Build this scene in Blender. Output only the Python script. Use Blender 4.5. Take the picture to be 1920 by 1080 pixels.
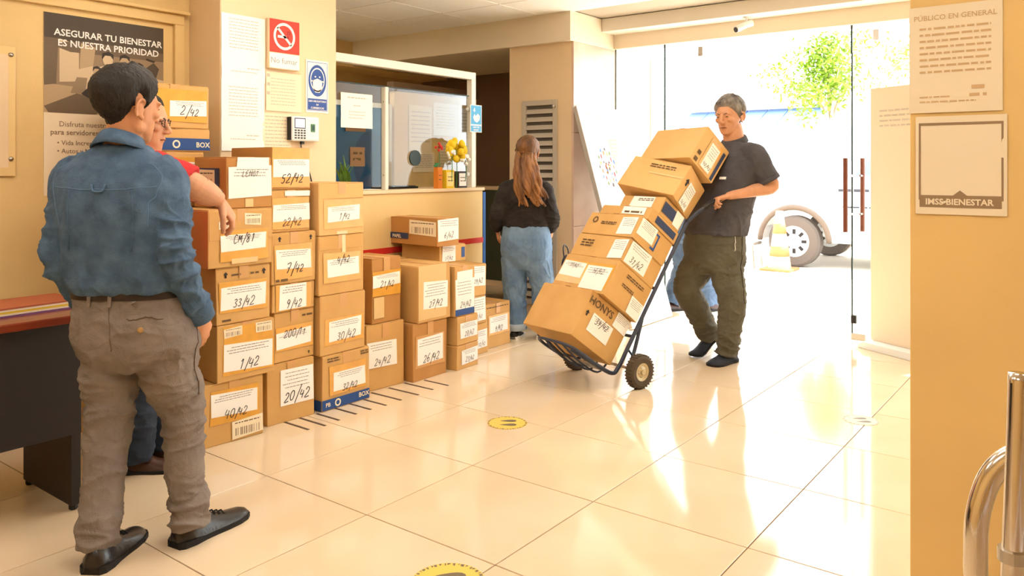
import bpy, bmesh, math, random
from mathutils import Vector, Matrix, noise
from mathutils.bvhtree import BVHTree
random.seed(7)
SC = bpy.context.scene
COL = SC.collection
for _o in list(bpy.data.objects):
    bpy.data.objects.remove(_o)

# ---------------------------------------------------------------- camera, sky, sun, lamps, exposure
YAW = 0.650114
CAM_H = 1.2692
cam_d = bpy.data.cameras.new('camera')
cam = bpy.data.objects.new('camera', cam_d)
COL.objects.link(cam)
cam.location = (0, 0, CAM_H)
cam.rotation_euler = (math.pi / 2, 0, YAW)
cam_d.sensor_width = 36
cam_d.lens = 36 * 1475.13 / 1920
cam_d.shift_y = -(540 - 314.52) / 1920
cam_d.clip_start = 0.02
SC.camera = cam

world = bpy.data.worlds.new('sky')
SC.world = world
world.use_nodes = True
_n = world.node_tree
_bg = _n.nodes['Background']
_bg.inputs[0].default_value = (0.93, 0.97, 1.0, 1)
_bg.inputs[1].default_value = 4.8
sun_d = bpy.data.lights.new('sun', 'SUN')
sun = bpy.data.objects.new('sun', sun_d)
COL.objects.link(sun)
sun_d.energy = 11.0
sun_d.angle = 0.02
sun_d.color = (1.0, 0.95, 0.86)
sun.rotation_euler = (math.radians(-27), 0, math.radians(-24))   # high sun, from beyond the glass front
sun.location = (0, 12, 12)
LAMP_STRENGTH = 8.8
LAMP_COLOR = (1.0, 0.92, 0.80)
SC.view_settings.view_transform = 'Standard'
SC.view_settings.look = 'None'
SC.view_settings.exposure = 0.52
SC.cycles.max_bounces = 6
SC.cycles.diffuse_bounces = 3
SC.cycles.glossy_bounces = 3
SC.cycles.transmission_bounces = 4
SC.cycles.transparent_max_bounces = 10
SC.view_settings.gamma = 1.0
SC.view_settings.use_curve_mapping = False

# ---------------------------------------------------------------- helpers
def lin(v):
    v /= 255.0
    return v / 12.92 if v <= 0.04045 else ((v + 0.055) / 1.055) ** 2.4

def C(r, g, b):
    return (lin(r), lin(g), lin(b), 1.0)

MATS = {}

def M(name, col, rough=0.55, metal=0.0, spec=0.4, var=0.0, vs=6.0, bump=0.0, bs=80.0, coat=0.0, stretch=None, col2=None, detail=4.0, sheen=0.0, bump2=0.0, bs2=20.0):
    """plain procedural surface: colour with soft noise variation and a fine relief"""
    if name in MATS:
        return MATS[name]
    m = bpy.data.materials.new(name)
    m.use_nodes = True
    nt = m.node_tree
    b = nt.nodes['Principled BSDF']
    b.inputs['Base Color'].default_value = col
    b.inputs['Roughness'].default_value = rough
    b.inputs['Metallic'].default_value = metal
    b.inputs['Specular IOR Level'].default_value = spec
    b.inputs['Coat Weight'].default_value = coat
    b.inputs['Sheen Weight'].default_value = sheen
    tc = mp = None
    if var or bump or col2 or bump2:
        tc = nt.nodes.new('ShaderNodeTexCoord')
        mp = nt.nodes.new('ShaderNodeMapping')
        nt.links.new(tc.outputs['Object'], mp.inputs[0])
        if stretch:
            mp.inputs['Scale'].default_value = stretch
    if var or col2:
        nz = nt.nodes.new('ShaderNodeTexNoise')
        nz.inputs['Scale'].default_value = vs
        nz.inputs['Detail'].default_value = detail
        nt.links.new(mp.outputs[0], nz.inputs[0])
        rp = nt.nodes.new('ShaderNodeValToRGB')
        rp.color_ramp.elements[0].position = 0.32
        rp.color_ramp.elements[1].position = 0.68
        c2 = col2 or tuple(min(1, x * (1 + var)) for x in col[:3]) + (1,)
        c1 = col if col2 else tuple(x * (1 - var) for x in col[:3]) + (1,)
        rp.color_ramp.elements[0].color = c1
        rp.color_ramp.elements[1].color = c2
        nt.links.new(nz.outputs[0], rp.inputs[0])
        nt.links.new(rp.outputs[0], b.inputs['Base Color'])
    if bump:
        nb = nt.nodes.new('ShaderNodeTexNoise')
        nb.inputs['Scale'].default_value = bs
        nb.inputs['Detail'].default_value = 5
        nt.links.new(mp.outputs[0], nb.inputs[0])
        bp = nt.nodes.new('ShaderNodeBump')
        bp.inputs['Strength'].default_value = bump
        bp.inputs['Distance'].default_value = 0.01
        nt.links.new(nb.outputs[0], bp.inputs['Height'])
        nt.links.new(bp.outputs[0], b.inputs['Normal'])
        if bump2:
            n2 = nt.nodes.new('ShaderNodeTexNoise')
            n2.inputs['Scale'].default_value = bs2
            n2.inputs['Detail'].default_value = 3
            n2.inputs['Distortion'].default_value = 1.2
            nt.links.new(mp.outputs[0], n2.inputs[0])
            b2 = nt.nodes.new('ShaderNodeBump')
            b2.inputs['Strength'].default_value = bump2
            b2.inputs['Distance'].default_value = 0.03
            nt.links.new(n2.outputs[0], b2.inputs['Height'])
            nt.links.new(b2.outputs[0], bp.inputs['Normal'])
    MATS[name] = m
    return m

def M_emit(name, col, strength):
    m = bpy.data.materials.new(name)
    m.use_nodes = True
    b = m.node_tree.nodes['Principled BSDF']
    b.inputs['Base Color'].default_value = (0.8, 0.8, 0.8, 1)
    b.inputs['Emission Color'].default_value = tuple(col[:3]) + (1,)
    b.inputs['Emission Strength'].default_value = strength
    MATS[name] = m
    return m

def M_glass(name, tint=(1, 1, 1), refl=0.5, haze=0.0):
    """thin clear pane: see-through with a Fresnel reflection and a little dust"""
    m = bpy.data.materials.new(name)
    m.use_nodes = True
    nt = m.node_tree
    nt.nodes.remove(nt.nodes['Principled BSDF'])
    out = nt.nodes['Material Output']
    tr = nt.nodes.new('ShaderNodeBsdfTransparent')
    tr.inputs[0].default_value = tuple(tint) + (1,)
    gl = nt.nodes.new('ShaderNodeBsdfGlossy')
    gl.inputs['Roughness'].default_value = 0.02
    fr = nt.nodes.new('ShaderNodeFresnel')
    fr.inputs[0].default_value = 1.3
    mu = nt.nodes.new('ShaderNodeMath')
    mu.operation = 'MULTIPLY'
    mu.inputs[1].default_value = refl
    nt.links.new(fr.outputs[0], mu.inputs[0])
    mx = nt.nodes.new('ShaderNodeMixShader')
    nt.links.new(mu.outputs[0], mx.inputs[0])
    nt.links.new(tr.outputs[0], mx.inputs[1])
    nt.links.new(gl.outputs[0], mx.inputs[2])
    last = mx
    if haze:
        df = nt.nodes.new('ShaderNodeBsdfDiffuse')
        df.inputs[0].default_value = (0.85, 0.85, 0.85, 1)
        m2 = nt.nodes.new('ShaderNodeMixShader')
        m2.inputs[0].default_value = haze
        nt.links.new(mx.outputs[0], m2.inputs[1])
        nt.links.new(df.outputs[0], m2.inputs[2])
        last = m2
    nt.links.new(last.outputs[0], out.inputs[0])
    MATS[name] = m
    return m

def link(name, me, mat, parent=None):
    o = bpy.data.objects.new(name, me)
    COL.objects.link(o)
    if mat is not None:
        me.materials.clear()
        me.materials.append(mat)
    if parent is not None:
        o.parent = parent
    return o

def tag(o, label=None, cat=None, group=None, kind=None):
    if label: o['label'] = label
    if cat: o['category'] = cat
    if group: o['group'] = group
    if kind: o['kind'] = kind
    return o

def thing(name, label, cat, loc=(0, 0, 0), rz=0.0, group=None):
    o = bpy.data.objects.new(name, None)
    COL.objects.link(o)
    o.location = loc
    o.rotation_euler = (0, 0, rz)
    o.empty_display_size = 0.1
    return tag(o, label, cat, group)

class MB:
    """collects boxes, tubes, lofts into one mesh"""
    def __init__(s):
        s.v = []
        s.f = []
    def add(s, vs, fs):
        k = len(s.v)
        s.v += [tuple(v) for v in vs]
        s.f += [tuple(i + k for i in f) for f in fs]
        return s
    def box(s, a, b, mat=None):
        x0, y0, z0 = a
        x1, y1, z1 = b
        vs = [(x0, y0, z0), (x1, y0, z0), (x1, y1, z0), (x0, y1, z0), (x0, y0, z1), (x1, y0, z1), (x1, y1, z1), (x0, y1, z1)]
        if mat is not None:
            vs = [mat @ Vector(v) for v in vs]
        return s.add(vs, [(0, 3, 2, 1), (4, 5, 6, 7), (0, 1, 5, 4), (1, 2, 6, 5), (2, 3, 7, 6), (3, 0, 4, 7)])
    def quad(s, a, b, c, d):
        return s.add([a, b, c, d], [(0, 1, 2, 3)])
    def loft(s, rings, closed_ends=True):
        n = len(rings[0])
        vs = [v for r in rings for v in r]
        fs = []
        for i in range(len(rings) - 1):
            for j in range(n):
                a = i * n + j
                b = i * n + (j + 1) % n
                fs.append((a, b, b + n, a + n))
        if closed_ends:
            fs.append(tuple(range(n))[::-1])
            fs.append(tuple((len(rings) - 1) * n + j for j in range(n)))
        return s.add(vs, fs)
    def tube(s, pts, r, n=10, closed=False, ref=None, rb=None):
        """tube along a polyline, r a number or one per point; rb second radius"""
        pts = [Vector(p) for p in pts]
        rs = r if isinstance(r, (list, tuple)) else [r] * len(pts)
        rbs = rs if rb is None else (rb if isinstance(rb, (list, tuple)) else [rb] * len(pts))
        rings = []
        a = None
        L = len(pts)
        for i, p in enumerate(pts):
            if closed:
                t = pts[(i + 1) % L] - pts[i - 1]
            else:
                t = pts[min(i + 1, L - 1)] - pts[max(i - 1, 0)]
            t = t.normalized() if t.length > 1e-9 else Vector((0, 0, 1))
            if a is None or ref is not None:
                rf = Vector(ref) if ref is not None else (Vector((0, 0, 1)) if abs(t.z) < 0.9 else Vector((1, 0, 0)))
            else:
                rf = a
            a = rf - t * rf.dot(t)
            a = a.normalized() if a.length > 1e-6 else t.orthogonal().normalized()
            b = t.cross(a)
            rings.append([p + a * (rs[i] * math.cos(2 * math.pi * k / n)) + b * (rbs[i] * math.sin(2 * math.pi * k / n)) for k in range(n)])
        if closed:
            rings.append(rings[0])
        return s.loft(rings, not closed)
    def lathe(s, prof, c=(0, 0, 0), n=24, axis='Z', ring=False):
        """profile of (radius, height)"""
        rings = []
        closed = ring
        for r, h in prof:
            ring = []
            for k in range(n):
                t = 2 * math.pi * k / n
                x, y = max(r, 1e-5) * math.cos(t), max(r, 1e-5) * math.sin(t)
                p = {'Z': (x, y, h), 'Y': (x, h, -y), 'X': (h, x, y)}[axis]
                ring.append((c[0] + p[0], c[1] + p[1], c[2] + p[2]))
            rings.append(ring)
        return s.loft(rings + rings[:1], False) if closed else s.loft(rings)
    def ball(s, c, r, n=14, rot=None):
        """ellipsoid, r three radii"""
        if not isinstance(r, (list, tuple)):
            r = (r, r, r)
        rings = []
        m = max(6, n // 2 + 1)
        for i in range(m + 1):
            ph = -math.pi / 2 + math.pi * i / m
            ph = max(-1.52, min(1.52, ph))
            ring = []
            for k in range(n):
                t = 2 * math.pi * k / n
                v = Vector((r[0] * math.cos(ph) * math.cos(t), r[1] * math.cos(ph) * math.sin(t), r[2] * math.sin(ph)))
                if rot is not None:
                    v = rot @ v
                ring.append(v + Vector(c))
            rings.append(ring)
        return s.loft(rings)
    def prism(s, poly, frame):
        """flat polygon (u,v) pulled between two offsets; frame(u,v,w)->point, w in 0..1"""
        n = len(poly)
        vs = [frame(u, v, 0) for u, v in poly] + [frame(u, v, 1) for u, v in poly]
        fs = [tuple(range(n))[::-1], tuple(range(n, 2 * n))] + [(i, (i + 1) % n, n + (i + 1) % n, n + i) for i in range(n)]
        return s.add(vs, fs)
    def mesh(s, name, fix=True):
        me = bpy.data.meshes.new(name)
        me.from_pydata([tuple(v) for v in s.v], [], s.f)
        if fix:
            bm = bmesh.new()
            bm.from_mesh(me)
            bmesh.ops.recalc_face_normals(bm, faces=bm.faces)
            bm.to_mesh(me)
            bm.free()
        me.update()
        return me
    def build(s, name, mat, parent=None, smooth=False, bevel=0.0, seg=2, fix=True, angle=None):
        me = s.mesh(name, fix)
        if bevel:
            bm = bmesh.new()
            bm.from_mesh(me)
            es = [e for e in bm.edges if len(e.link_faces) == 2 and e.calc_face_angle(0) > 0.5]
            bmesh.ops.bevel(bm, geom=es, offset=bevel, segments=seg, affect='EDGES', profile=0.5, clamp_overlap=True)
            bm.to_mesh(me)
            bm.free()
        if smooth:
            for p in me.polygons:
                p.use_smooth = True
            if angle:
                me.set_sharp_from_angle(angle=angle)
        return link(name, me, mat, parent)

def boxo(name, a, b, mat, parent=None, bevel=0.0):
    return MB().box(a, b).build(name, mat, parent, bevel=bevel)

def struct(o):
    o['kind'] = 'structure'
    return o

def catmull(pts, k):
    """smooth a list of tuples (any length) with k steps in each span"""
    out = []
    n = len(pts)
    for i in range(n - 1):
        p0, p1, p2, p3 = pts[max(i - 1, 0)], pts[i], pts[i + 1], pts[min(i + 2, n - 1)]
        for j in range(k):
            t = j / k
            out.append(tuple(0.5 * (2 * b + (c - a) * t + (2 * a - 5 * b + 4 * c - d) * t * t + (3 * b - a - 3 * c + d) * t ** 3) for a, b, c, d in zip(p0, p1, p2, p3)))
    out.append(tuple(pts[-1]))
    return out

# --- lettering and marker strokes, laid out flat as (u, v) then put on a face
_TXT = {}
def text_flat(body, size=1.0, bold=0.0):
    key = (body, bold)
    if key not in _TXT:
        cu = bpy.data.curves.new('lettering', 'FONT')
        cu.body = body
        cu.size = 1.0
        cu.offset = bold
        cu.resolution_u = 2
        ob = bpy.data.objects.new('lettering', cu)
        COL.objects.link(ob)
        dg = bpy.context.evaluated_depsgraph_get()
        me = bpy.data.meshes.new_from_object(ob.evaluated_get(dg))
        vs = [(v.co.x, v.co.y) for v in me.vertices]
        fs = [tuple(p.vertices) for p in me.polygons]
        bpy.data.objects.remove(ob)
        bpy.data.curves.remove(cu)
        bpy.data.meshes.remove(me)
        _TXT[key] = (vs, fs)
    vs, fs = _TXT[key]
    return [(a * size, b * size) for a, b in vs], fs

def text_width(body, bold=0.0):
    vs, _ = text_flat(body, 1.0, bold)
    return (min(a for a, b in vs), max(a for a, b in vs)) if vs else (0, 0)

GLYPH = {
 '0': [[(.5, 1), (.2, .8), (.12, .4), (.35, .02), (.7, .1), (.85, .5), (.75, .9), (.45, 1)]],
 '1': [[(.3, .75), (.6, 1), (.45, 0)]],
 '2': [[(.15, .75), (.4, 1), (.75, .85), (.65, .5), (.1, .03), (.9, .1)]],
 '3': [[(.15, .9), (.55, 1), (.75, .8), (.4, .55), (.8, .35), (.6, .03), (.1, .1)]],
 '4': [[(.3, 1), (.12, .45), (.85, .5)], [(.75, .85), (.6, 0)]],
 '5': [[(.85, 1), (.3, .95), (.22, .58), (.65, .6), (.75, .25), (.45, 0), (.1, .1)]],
 '6': [[(.7, 1), (.25, .6), (.15, .2), (.45, 0), (.75, .25), (.5, .5), (.2, .3)]],
 '7': [[(.1, .9), (.85, 1), (.4, 0)], [(.3, .5), (.75, .55)]],
 '8': [[(.75, .85), (.4, 1), (.25, .75), (.75, .3), (.5, 0), (.2, .2), (.7, .65), (.75, .85)]],
 '9': [[(.75, .8), (.4, 1), (.2, .7), (.5, .5), (.75, .8), (.6, .3), (.4, 0)]],
 '/': [[(.85, 1.25), (.5, .4), (.2, -.35)]],
 'M': [[(.05, 0), (.2, 1), (.45, .3), (.75, 1), (.9, 0)]],
 'L': [[(.3, 1), (.2, .05), (.75, .1)]], 'A': [[(.05, 0), (.45, 1), (.8, 0)], [(.2, .4), (.7, .4)]],
 'N': [[(.1, 0), (.2, 1), (.75, 0), (.85, 1)]], 'G': [[(.8, .85), (.4, 1), (.12, .5), (.4, 0), (.8, .2), (.8, .5), (.5, .5)]],
 'T': [[(.1, .95), (.9, 1)], [(.5, 1), (.45, 0)]], 'E': [[(.8, 1), (.2, .95), (.15, .05), (.8, .05)], [(.2, .5), (.6, .55)]],
 'I': [[(.5, 1), (.45, 0)]], 'S': [[(.8, .9), (.4, 1), (.2, .75), (.75, .35), (.5, 0), (.1, .1)]],
 'O': [[(.5, 1), (.15, .6), (.3, .05), (.75, .2), (.8, .75), (.5, 1)]], 'C': [[(.8, .85), (.4, 1), (.15, .5), (.4, 0), (.8, .15)]],
 ' ': [],
}

def ribbon(mb, pts, w, frame):
    P = [Vector((a, b)) for a, b in pts]
    vs = []
    for i, p in enumerate(P):
        t = P[min(i + 1, len(P) - 1)] - P[max(i - 1, 0)]
        t = t.normalized() if t.length > 1e-9 else Vector((1, 0))
        nrm = Vector((-t.y, t.x)) * (w / 2)
        vs += [frame(*(p + nrm)), frame(*(p - nrm))]
    mb.add(vs, [(2 * i, 2 * i + 1, 2 * i + 3, 2 * i + 2) for i in range(len(P) - 1)])

def scrawl(mb, s, x, y, hgt, frame, pen=None, slant=0.25, rnd=None):
    """handwritten marker figures, left edge x, baseline y"""
    rnd = rnd or random
    pen = pen or hgt * 0.095
    for ch in s:
        sc = hgt * rnd.uniform(0.85, 1.15)
        dy = rnd.uniform(-.08, .08) * hgt
        for st in GLYPH.get(ch, []):
            fine = catmull(st, 3)
            pts = [(x + (a * 0.62 + b * slant) * sc, y + dy + b * sc) for a, b in fine]
            ribbon(mb, pts, pen, frame)
        x += sc * (0.66 if ch != '/' else 0.5)

def scrawl_width(s, hgt):
    return sum(0.66 if c != '/' else 0.5 for c in s) * hgt

def dashes(mb, x0, x1, y, hgt, frame, rnd, fill=0.8):
    """one line of print too small to read: word-long strokes"""
    x = x0
    while x < x1:
        w = rnd.uniform(1.5, 6) * hgt
        w = min(w, x1 - x)
        mb.add([frame(x, y), frame(x + w, y), frame(x + w, y + hgt), frame(x, y + hgt)], [(0, 1, 2, 3)])
        x += w + hgt * rnd.uniform(0.6, 1.0)

def textblock(mb, body, cx, y, size, frame, bold=0.0, align='C'):
    vs, fs = text_flat(body, size, bold)
    if not vs: return
    x0, x1 = min(a for a, b in vs), max(a for a, b in vs)
    off = cx - (x0 + x1) / 2 if align == 'C' else (cx - x0 if align == 'L' else cx - x1)
    mb.add([frame(a + off, b + y) for a, b in vs], fs)

def disc(mb, cx, cy, rx, ry, frame, n=28):
    mb.add([frame(cx + rx * math.cos(2 * math.pi * k / n), cy + ry * math.sin(2 * math.pi * k / n)) for k in range(n)], [tuple(range(n))])

def annulus(mb, cx, cy, r0, r1, frame, n=36, sy=1.0):
    vs = []
    for k in range(n):
        c, s = math.cos(2 * math.pi * k / n), math.sin(2 * math.pi * k / n)
        vs += [frame(cx + r0 * c, cy + r0 * s * sy), frame(cx + r1 * c, cy + r1 * s * sy)]
    mb.add(vs, [(2 * k, 2 * k + 1, (2 * k + 3) % (2 * n), (2 * k + 2) % (2 * n)) for k in range(n)])

def rect(mb, x0, y0, x1, y1, frame):
    mb.add([frame(x0, y0), frame(x1, y0), frame(x1, y1), frame(x0, y1)], [(0, 1, 2, 3)])

def poly(mb, pts, frame):
    mb.add([frame(a, b) for a, b in pts], [tuple(range(len(pts)))])

def face_frame(o, u, v, lift=0.0):
    """o origin, u and v unit vectors; returns frame(a,b) with a lift off the face"""
    o, u, v = Vector(o), Vector(u), Vector(v)
    n = u.cross(v).normalized()
    def fr(a, b, w=0.0):
        return o + u * a + v * b + n * (lift + w)
    return fr

# ---------------------------------------------------------------- surfaces
m_wall = M('ochre_plaster', C(233, 200, 138), 0.62, var=0.05, vs=2.5, bump=0.08, bs=40)
m_wall2 = M('cream_plaster', C(238, 210, 170), 0.6, var=0.04, vs=2.5, bump=0.06, bs=40)
m_ochre_right = M('deep_ochre_paint', C(236, 197, 126), 0.6, var=0.04, vs=3, bump=0.10, bs=30)
m_marble = M('pink_marble', C(232, 206, 188), 0.3, col2=C(212, 176, 156), vs=3.5, detail=8, spec=0.5)
m_dark_wall = M('brown_board', C(116, 90, 64), 0.7, var=0.06, vs=3)
m_white_paint = M('white_paint', C(240, 234, 222), 0.5)
m_tile = M('polished_cream_tile', C(226, 200, 166), 0.09, spec=0.5, col2=C(232, 210, 179), vs=2.2, detail=8, coat=0.0)
m_grout = M('brown_grout', C(128, 92, 62), 0.8)
m_ceil = M('ceiling_tile_white', C(250, 248, 243), 0.85, bump=0.15, bs=120, var=0.015, vs=30)
m_ceil_gap = M('ceiling_gap_shade', C(190, 178, 160), 0.7)  # darker slab colour in the tile gaps stands in for thin shadow lines
m_beam = M('beam_plaster', C(240, 226, 202), 0.6)
m_concrete = M('pale_concrete', C(216, 208, 196), 0.85, var=0.05, vs=1.0, bump=0.1, bs=20)
m_card = M('cardboard', C(208, 161, 97), 0.72, col2=C(218, 172, 108), vs=5, bump=0.06, bs=120, spec=0.25)
m_card_dark = M('cardboard_brown', C(188, 134, 74), 0.72, col2=C(196, 144, 84), vs=5, bump=0.06, bs=120, spec=0.25)
m_card_light = M('cardboard_pale', C(222, 176, 112), 0.7, col2=C(228, 184, 122), vs=5, bump=0.06, bs=120, spec=0.25)
m_card_edge = M('cardboard_edge', C(150, 100, 52), 0.85)
m_tape = M('amber_tape', C(226, 164, 66), 0.22, spec=0.5, var=0.06, vs=20)
m_tape_clear = M('clear_tape', C(230, 196, 140), 0.2, spec=0.5)
m_tape_kraft = M('kraft_tape', C(212, 160, 100), 0.35, spec=0.4)
m_paper = M('white_paper', C(250, 246, 240), 0.75, bump=0.03, bs=25)
m_paper_cream = M('cream_paper', C(246, 228, 196), 0.75, bump=0.03, bs=25)
m_print = M('grey_print', C(150, 140, 136), 0.8)
m_print_faint = M('faint_print', C(200, 186, 168), 0.8)
m_ink = M('black_marker', C(36, 30, 28), 0.6)
m_ink_faded = M('faded_marker', C(104, 80, 50), 0.7)
m_blueband = M('blue_box_print', C(36, 76, 140), 0.6)
m_navy = M('navy_box_print', C(44, 58, 96), 0.6)
m_chrome = M('polished_chrome', C(222, 214, 204), 0.12, metal=1.0)
m_steel = M('brushed_steel', C(190, 186, 180), 0.32, metal=1.0)
m_black = M('black_plastic', C(26, 24, 24), 0.45)
m_white_plastic = M('white_plastic', C(238, 238, 236), 0.35)
m_red = M('red_paint', C(206, 44, 34), 0.5)
m_blue = M('blue_paint', C(20, 92, 168), 0.5)
m_glass = M_glass('clear_glass', (0.97, 0.99, 0.98), 0.6)
m_glass_edge = M('glass_edge_green', C(44, 62, 60), 0.4, spec=0.3)
# ---------------------------------------------------------------- the room: floor, ceiling, walls
CEIL = 2.57
TX0, TY0 = -2.765, 1.969            # one grout crossing; tiles are 0.6 m
floor = struct(boxo('floor', (-7.0, -1.65, -0.12), (2.1, 6.19, -0.005), m_grout))
_t = MB().box((-0.2978, -0.2978, -0.008), (0.2978, 0.2978, 0.0))
_tile_mesh = None
for i in range(-6, 8):
    for j in range(-6, 8):
        x, y = TX0 + 0.6 * i + 0.3, TY0 + 0.6 * j + 0.3
        if x > 2.2 or (y - 0.3 > 6.16 and x > -4.0):
            continue
        if _tile_mesh is None:
            o = _t.build('tile', m_tile, floor, bevel=0.0012, seg=1)
            _tile_mesh = o.data
        else:
            o = link('tile', _tile_mesh, None, floor)
        o.location = (x, y, 0)
        o.rotation_euler = (random.uniform(-.0006, .0006), random.uniform(-.0006, .0006), random.choice((0, 1, 2, 3)) * math.pi / 2)
boxo('office_slab', (-7.0, 6.19, -0.12), (-3.54, 6.95, -0.006), m_grout, floor)
boxo('sill_strip', (-3.54, 6.171, -0.01), (2.1, 6.36, 0.001), m_tile, floor)

ceiling = struct(boxo('ceiling', (-7.0, -1.65, CEIL + 0.005), (2.1, 6.19, CEIL + 0.1), m_ceil_gap))
_c = MB().box((-0.2955, -0.2955, 0), (0.2955, 0.2955, 0.012))
_ct = None
LAMPS = [(-2.95, 0.4), (-2.95, 2.2), (-0.55, -0.8), (-0.55, 1.0), (0.65, 1.6), (-1.75, -0.2), (-1.75, 3.4), (-1.75, 1.6), (-5.35, 3.4), (-2.35, 3.4), (-5.95, 4.0)]  # all out of view; later entries added to brighten hall and office
_lampcells = set()
def cell(x, y):
    return (math.floor((x + 5.05) / 0.6), math.floor((y - 4.30) / 0.6))
for l in LAMPS:
    _lampcells.add(cell(*l))
for i in range(-3, 12):
    for j in range(-10, 2):
        if (i, j) in _lampcells:
            continue
        if _ct is None:
            o = _c.build('ceiling_tile', m_ceil, ceiling, bevel=0.003, seg=1)
            _ct = o.data
        else:
            o = link('ceiling_tile', _ct, None, ceiling)
        o.location = (-5.05 + 0.6 * i + 0.3, 4.30 + 0.6 * j + 0.3, CEIL - 0.007)
# unseen square lamp panels in the ceiling grid, several added to brighten the room
m_lamp = M_emit('lamp_diffuser', LAMP_COLOR, LAMP_STRENGTH)
for k, c in enumerate(sorted(_lampcells)):
    x, y = -5.05 + 0.6 * c[0] + 0.3, 4.30 + 0.6 * c[1] + 0.3
    t = thing('ceiling_fill_lamp', 'unseen square ceiling lamp panel, one of a set extended to brighten hall and office', 'lamp', (x, y, CEIL), 0, 'square lamps in the hall ceiling')
    boxo('diffuser', (-0.27, -0.27, -0.008), (0.27, 0.27, 0.0), m_lamp, t)
    f = MB()
    for a, b in (((-.297, -.297), (.297, -.27)), ((-.297, .27), (.297, .297)), ((-.297, -.27), (-.27, .27)), ((.27, -.27), (.297, .27))):
        f.box((a[0], a[1], -0.012), (b[0], b[1], 0.0))
    f.build('frame', m_white_paint, t)

wall_left = struct(boxo('wall_left', (-4.3, -1.65, 0), (-4.05, 2.40, CEIL), m_wall))
wall_back = struct(boxo('wall_back', (-4.3, -1.8, 0), (2.25, -1.65, CEIL), m_wall))
wall_side = struct(boxo('wall_side', (2.1, -1.65, 0), (2.25, 6.3, CEIL), m_wall2))
wall_pillar = struct(boxo('wall_pillar', (-4.3, 2.38, 0), (-3.75, 3.165, CEIL), m_wall2, bevel=0.006))
wall_right = struct(boxo('wall_right', (-0.445, 2.42, 0), (2.1, 2.58, CEIL), m_ochre_right, bevel=0.004))
wall_office = struct(boxo('wall_office', (-7.0, 2.3, 0), (-6.6, 7.0, CEIL), m_wall))
struct(boxo('wall_office_near', (-6.6, 2.3, 0), (-4.3, 2.45, CEIL), m_wall))
wall_dark = struct(boxo('wall_dark', (-6.6, 6.9, 0), (-3.6, 7.0, CEIL), m_dark_wall))
# door casing round the recessed panel with the poster
trim = MB()
trim.box((-4.05, -1.0, 2.045), (-4.025, 2.34, 2.10))
trim.box((-4.05, 2.285, 0.0), (-4.025, 2.34, 2.045))
trim.box((-4.05, -1.0, 2.10), (-4.0, 2.36, 2.118))
struct(trim.build('trim_1', m_wall, None, bevel=0.004))
struct(boxo('baseboard_left', (-4.05, -1.6, 0), (-4.035, 2.38, 0.09), m_marble))

# pillar with the louvred cupboard door: plaster front, marble side
pl = struct(boxo('wall_column', (-4.21, 5.5, 0), (-3.56, 6.9, CEIL), m_wall2, bevel=0.003))
for k, (z0, z1) in enumerate(((0, 0.78), (0.783, 1.56), (1.563, 2.32))):
    boxo('marble_panel', (-3.56, 5.50, z0), (-3.54, 6.2, z1), m_marble, pl, bevel=0.002)
# dropped beam over the office and the glass front
bm_ = struct(boxo('trim_2', (-6.6, 5.45, 2.32), (-3.54, 6.9, CEIL), m_beam, bevel=0.004))
struct(boxo('trim_3', (-3.54, 6.16, 2.33), (2.1, 6.36, CEIL), m_beam, bevel=0.004))
struct(boxo('trim_4', (-3.54, 5.95, 2.455), (2.1, 6.16, CEIL), m_white_paint, bevel=0.004))
struct(boxo('trim_5', (-6.6, 4.6, 2.30), (-6.2, 6.9, CEIL), m_wall, bevel=0.004))

# ---------------------------------------------------------------- glass front and its door
def pane(name, x0, x1, z0, z1, y, parent=None, th=0.010):
    t = thing(name, None, None) if parent is None else parent
    g = boxo('glass_pane', (x0, y, z0), (x1, y + th, z1), m_glass, t)
    e = MB()
    for x in (x0, x1):
        e.box((x - 0.006, y - 0.001, z0), (x + 0.006, y + th + 0.001, z1))
    e.build('glass_edge', m_glass_edge, t)
    return t
w1 = struct(pane('window_1', -3.54, -3.055, 0.0, 2.455, 6.19))
w2 = struct(pane('window_2', -1.532, -0.42, 2.12, 2.455, 6.19))
w3 = struct(pane('window_3', -0.42, 2.08, 0.0, 2.455, 6.19))
for x in (-2.72, -1.36):
    boxo('clip', (x - 0.02, 6.17, 2.20), (x + 0.02, 6.22, 2.28), m_steel, w2)
d1 = struct(thing('door_1', None, None, (0, 0, 0)))
boxo('glass_pane', (-1.507, 6.10, 0.01), (-0.63, 6.11, 2.11), m_glass, d1)
boxo('glass_edge', (-1.512, 6.099, 0.01), (-1.502, 6.111, 2.11), m_glass_edge, d1)
boxo('corner_fitting', (-1.512, 6.085, 0.01), (-1.41, 6.125, 0.06), m_steel, d1, bevel=0.004)
boxo('corner_fitting', (-1.512, 6.085, 0.13), (-1.475, 6.125, 0.19), m_black, d1, bevel=0.004)
boxo('corner_fitting', (-1.36, 6.085, 0.22), (-1.30, 6.125, 0.27), m_black, d1, bevel=0.004)
m_brown_handle = M('brown_wood_handle', C(120, 66, 50), 0.4)
for yy in (6.03, 6.18):
    h = MB()
    xx = -1.535 if yy < 6.1 else -1.453
    h.tube([(xx, yy, 0.80), (xx, yy, 1.34)], 0.017, 12)
    o = h.build('pull_bar', m_brown_handle, d1, smooth=True, angle=0.7)
    h = MB()
    for z in (0.93, 1.21):
        h.tube([(xx, yy, z), (max(xx, -1.49), 6.105, z)], 0.008, 8)
    h.build('standoff', m_steel, o)

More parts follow.
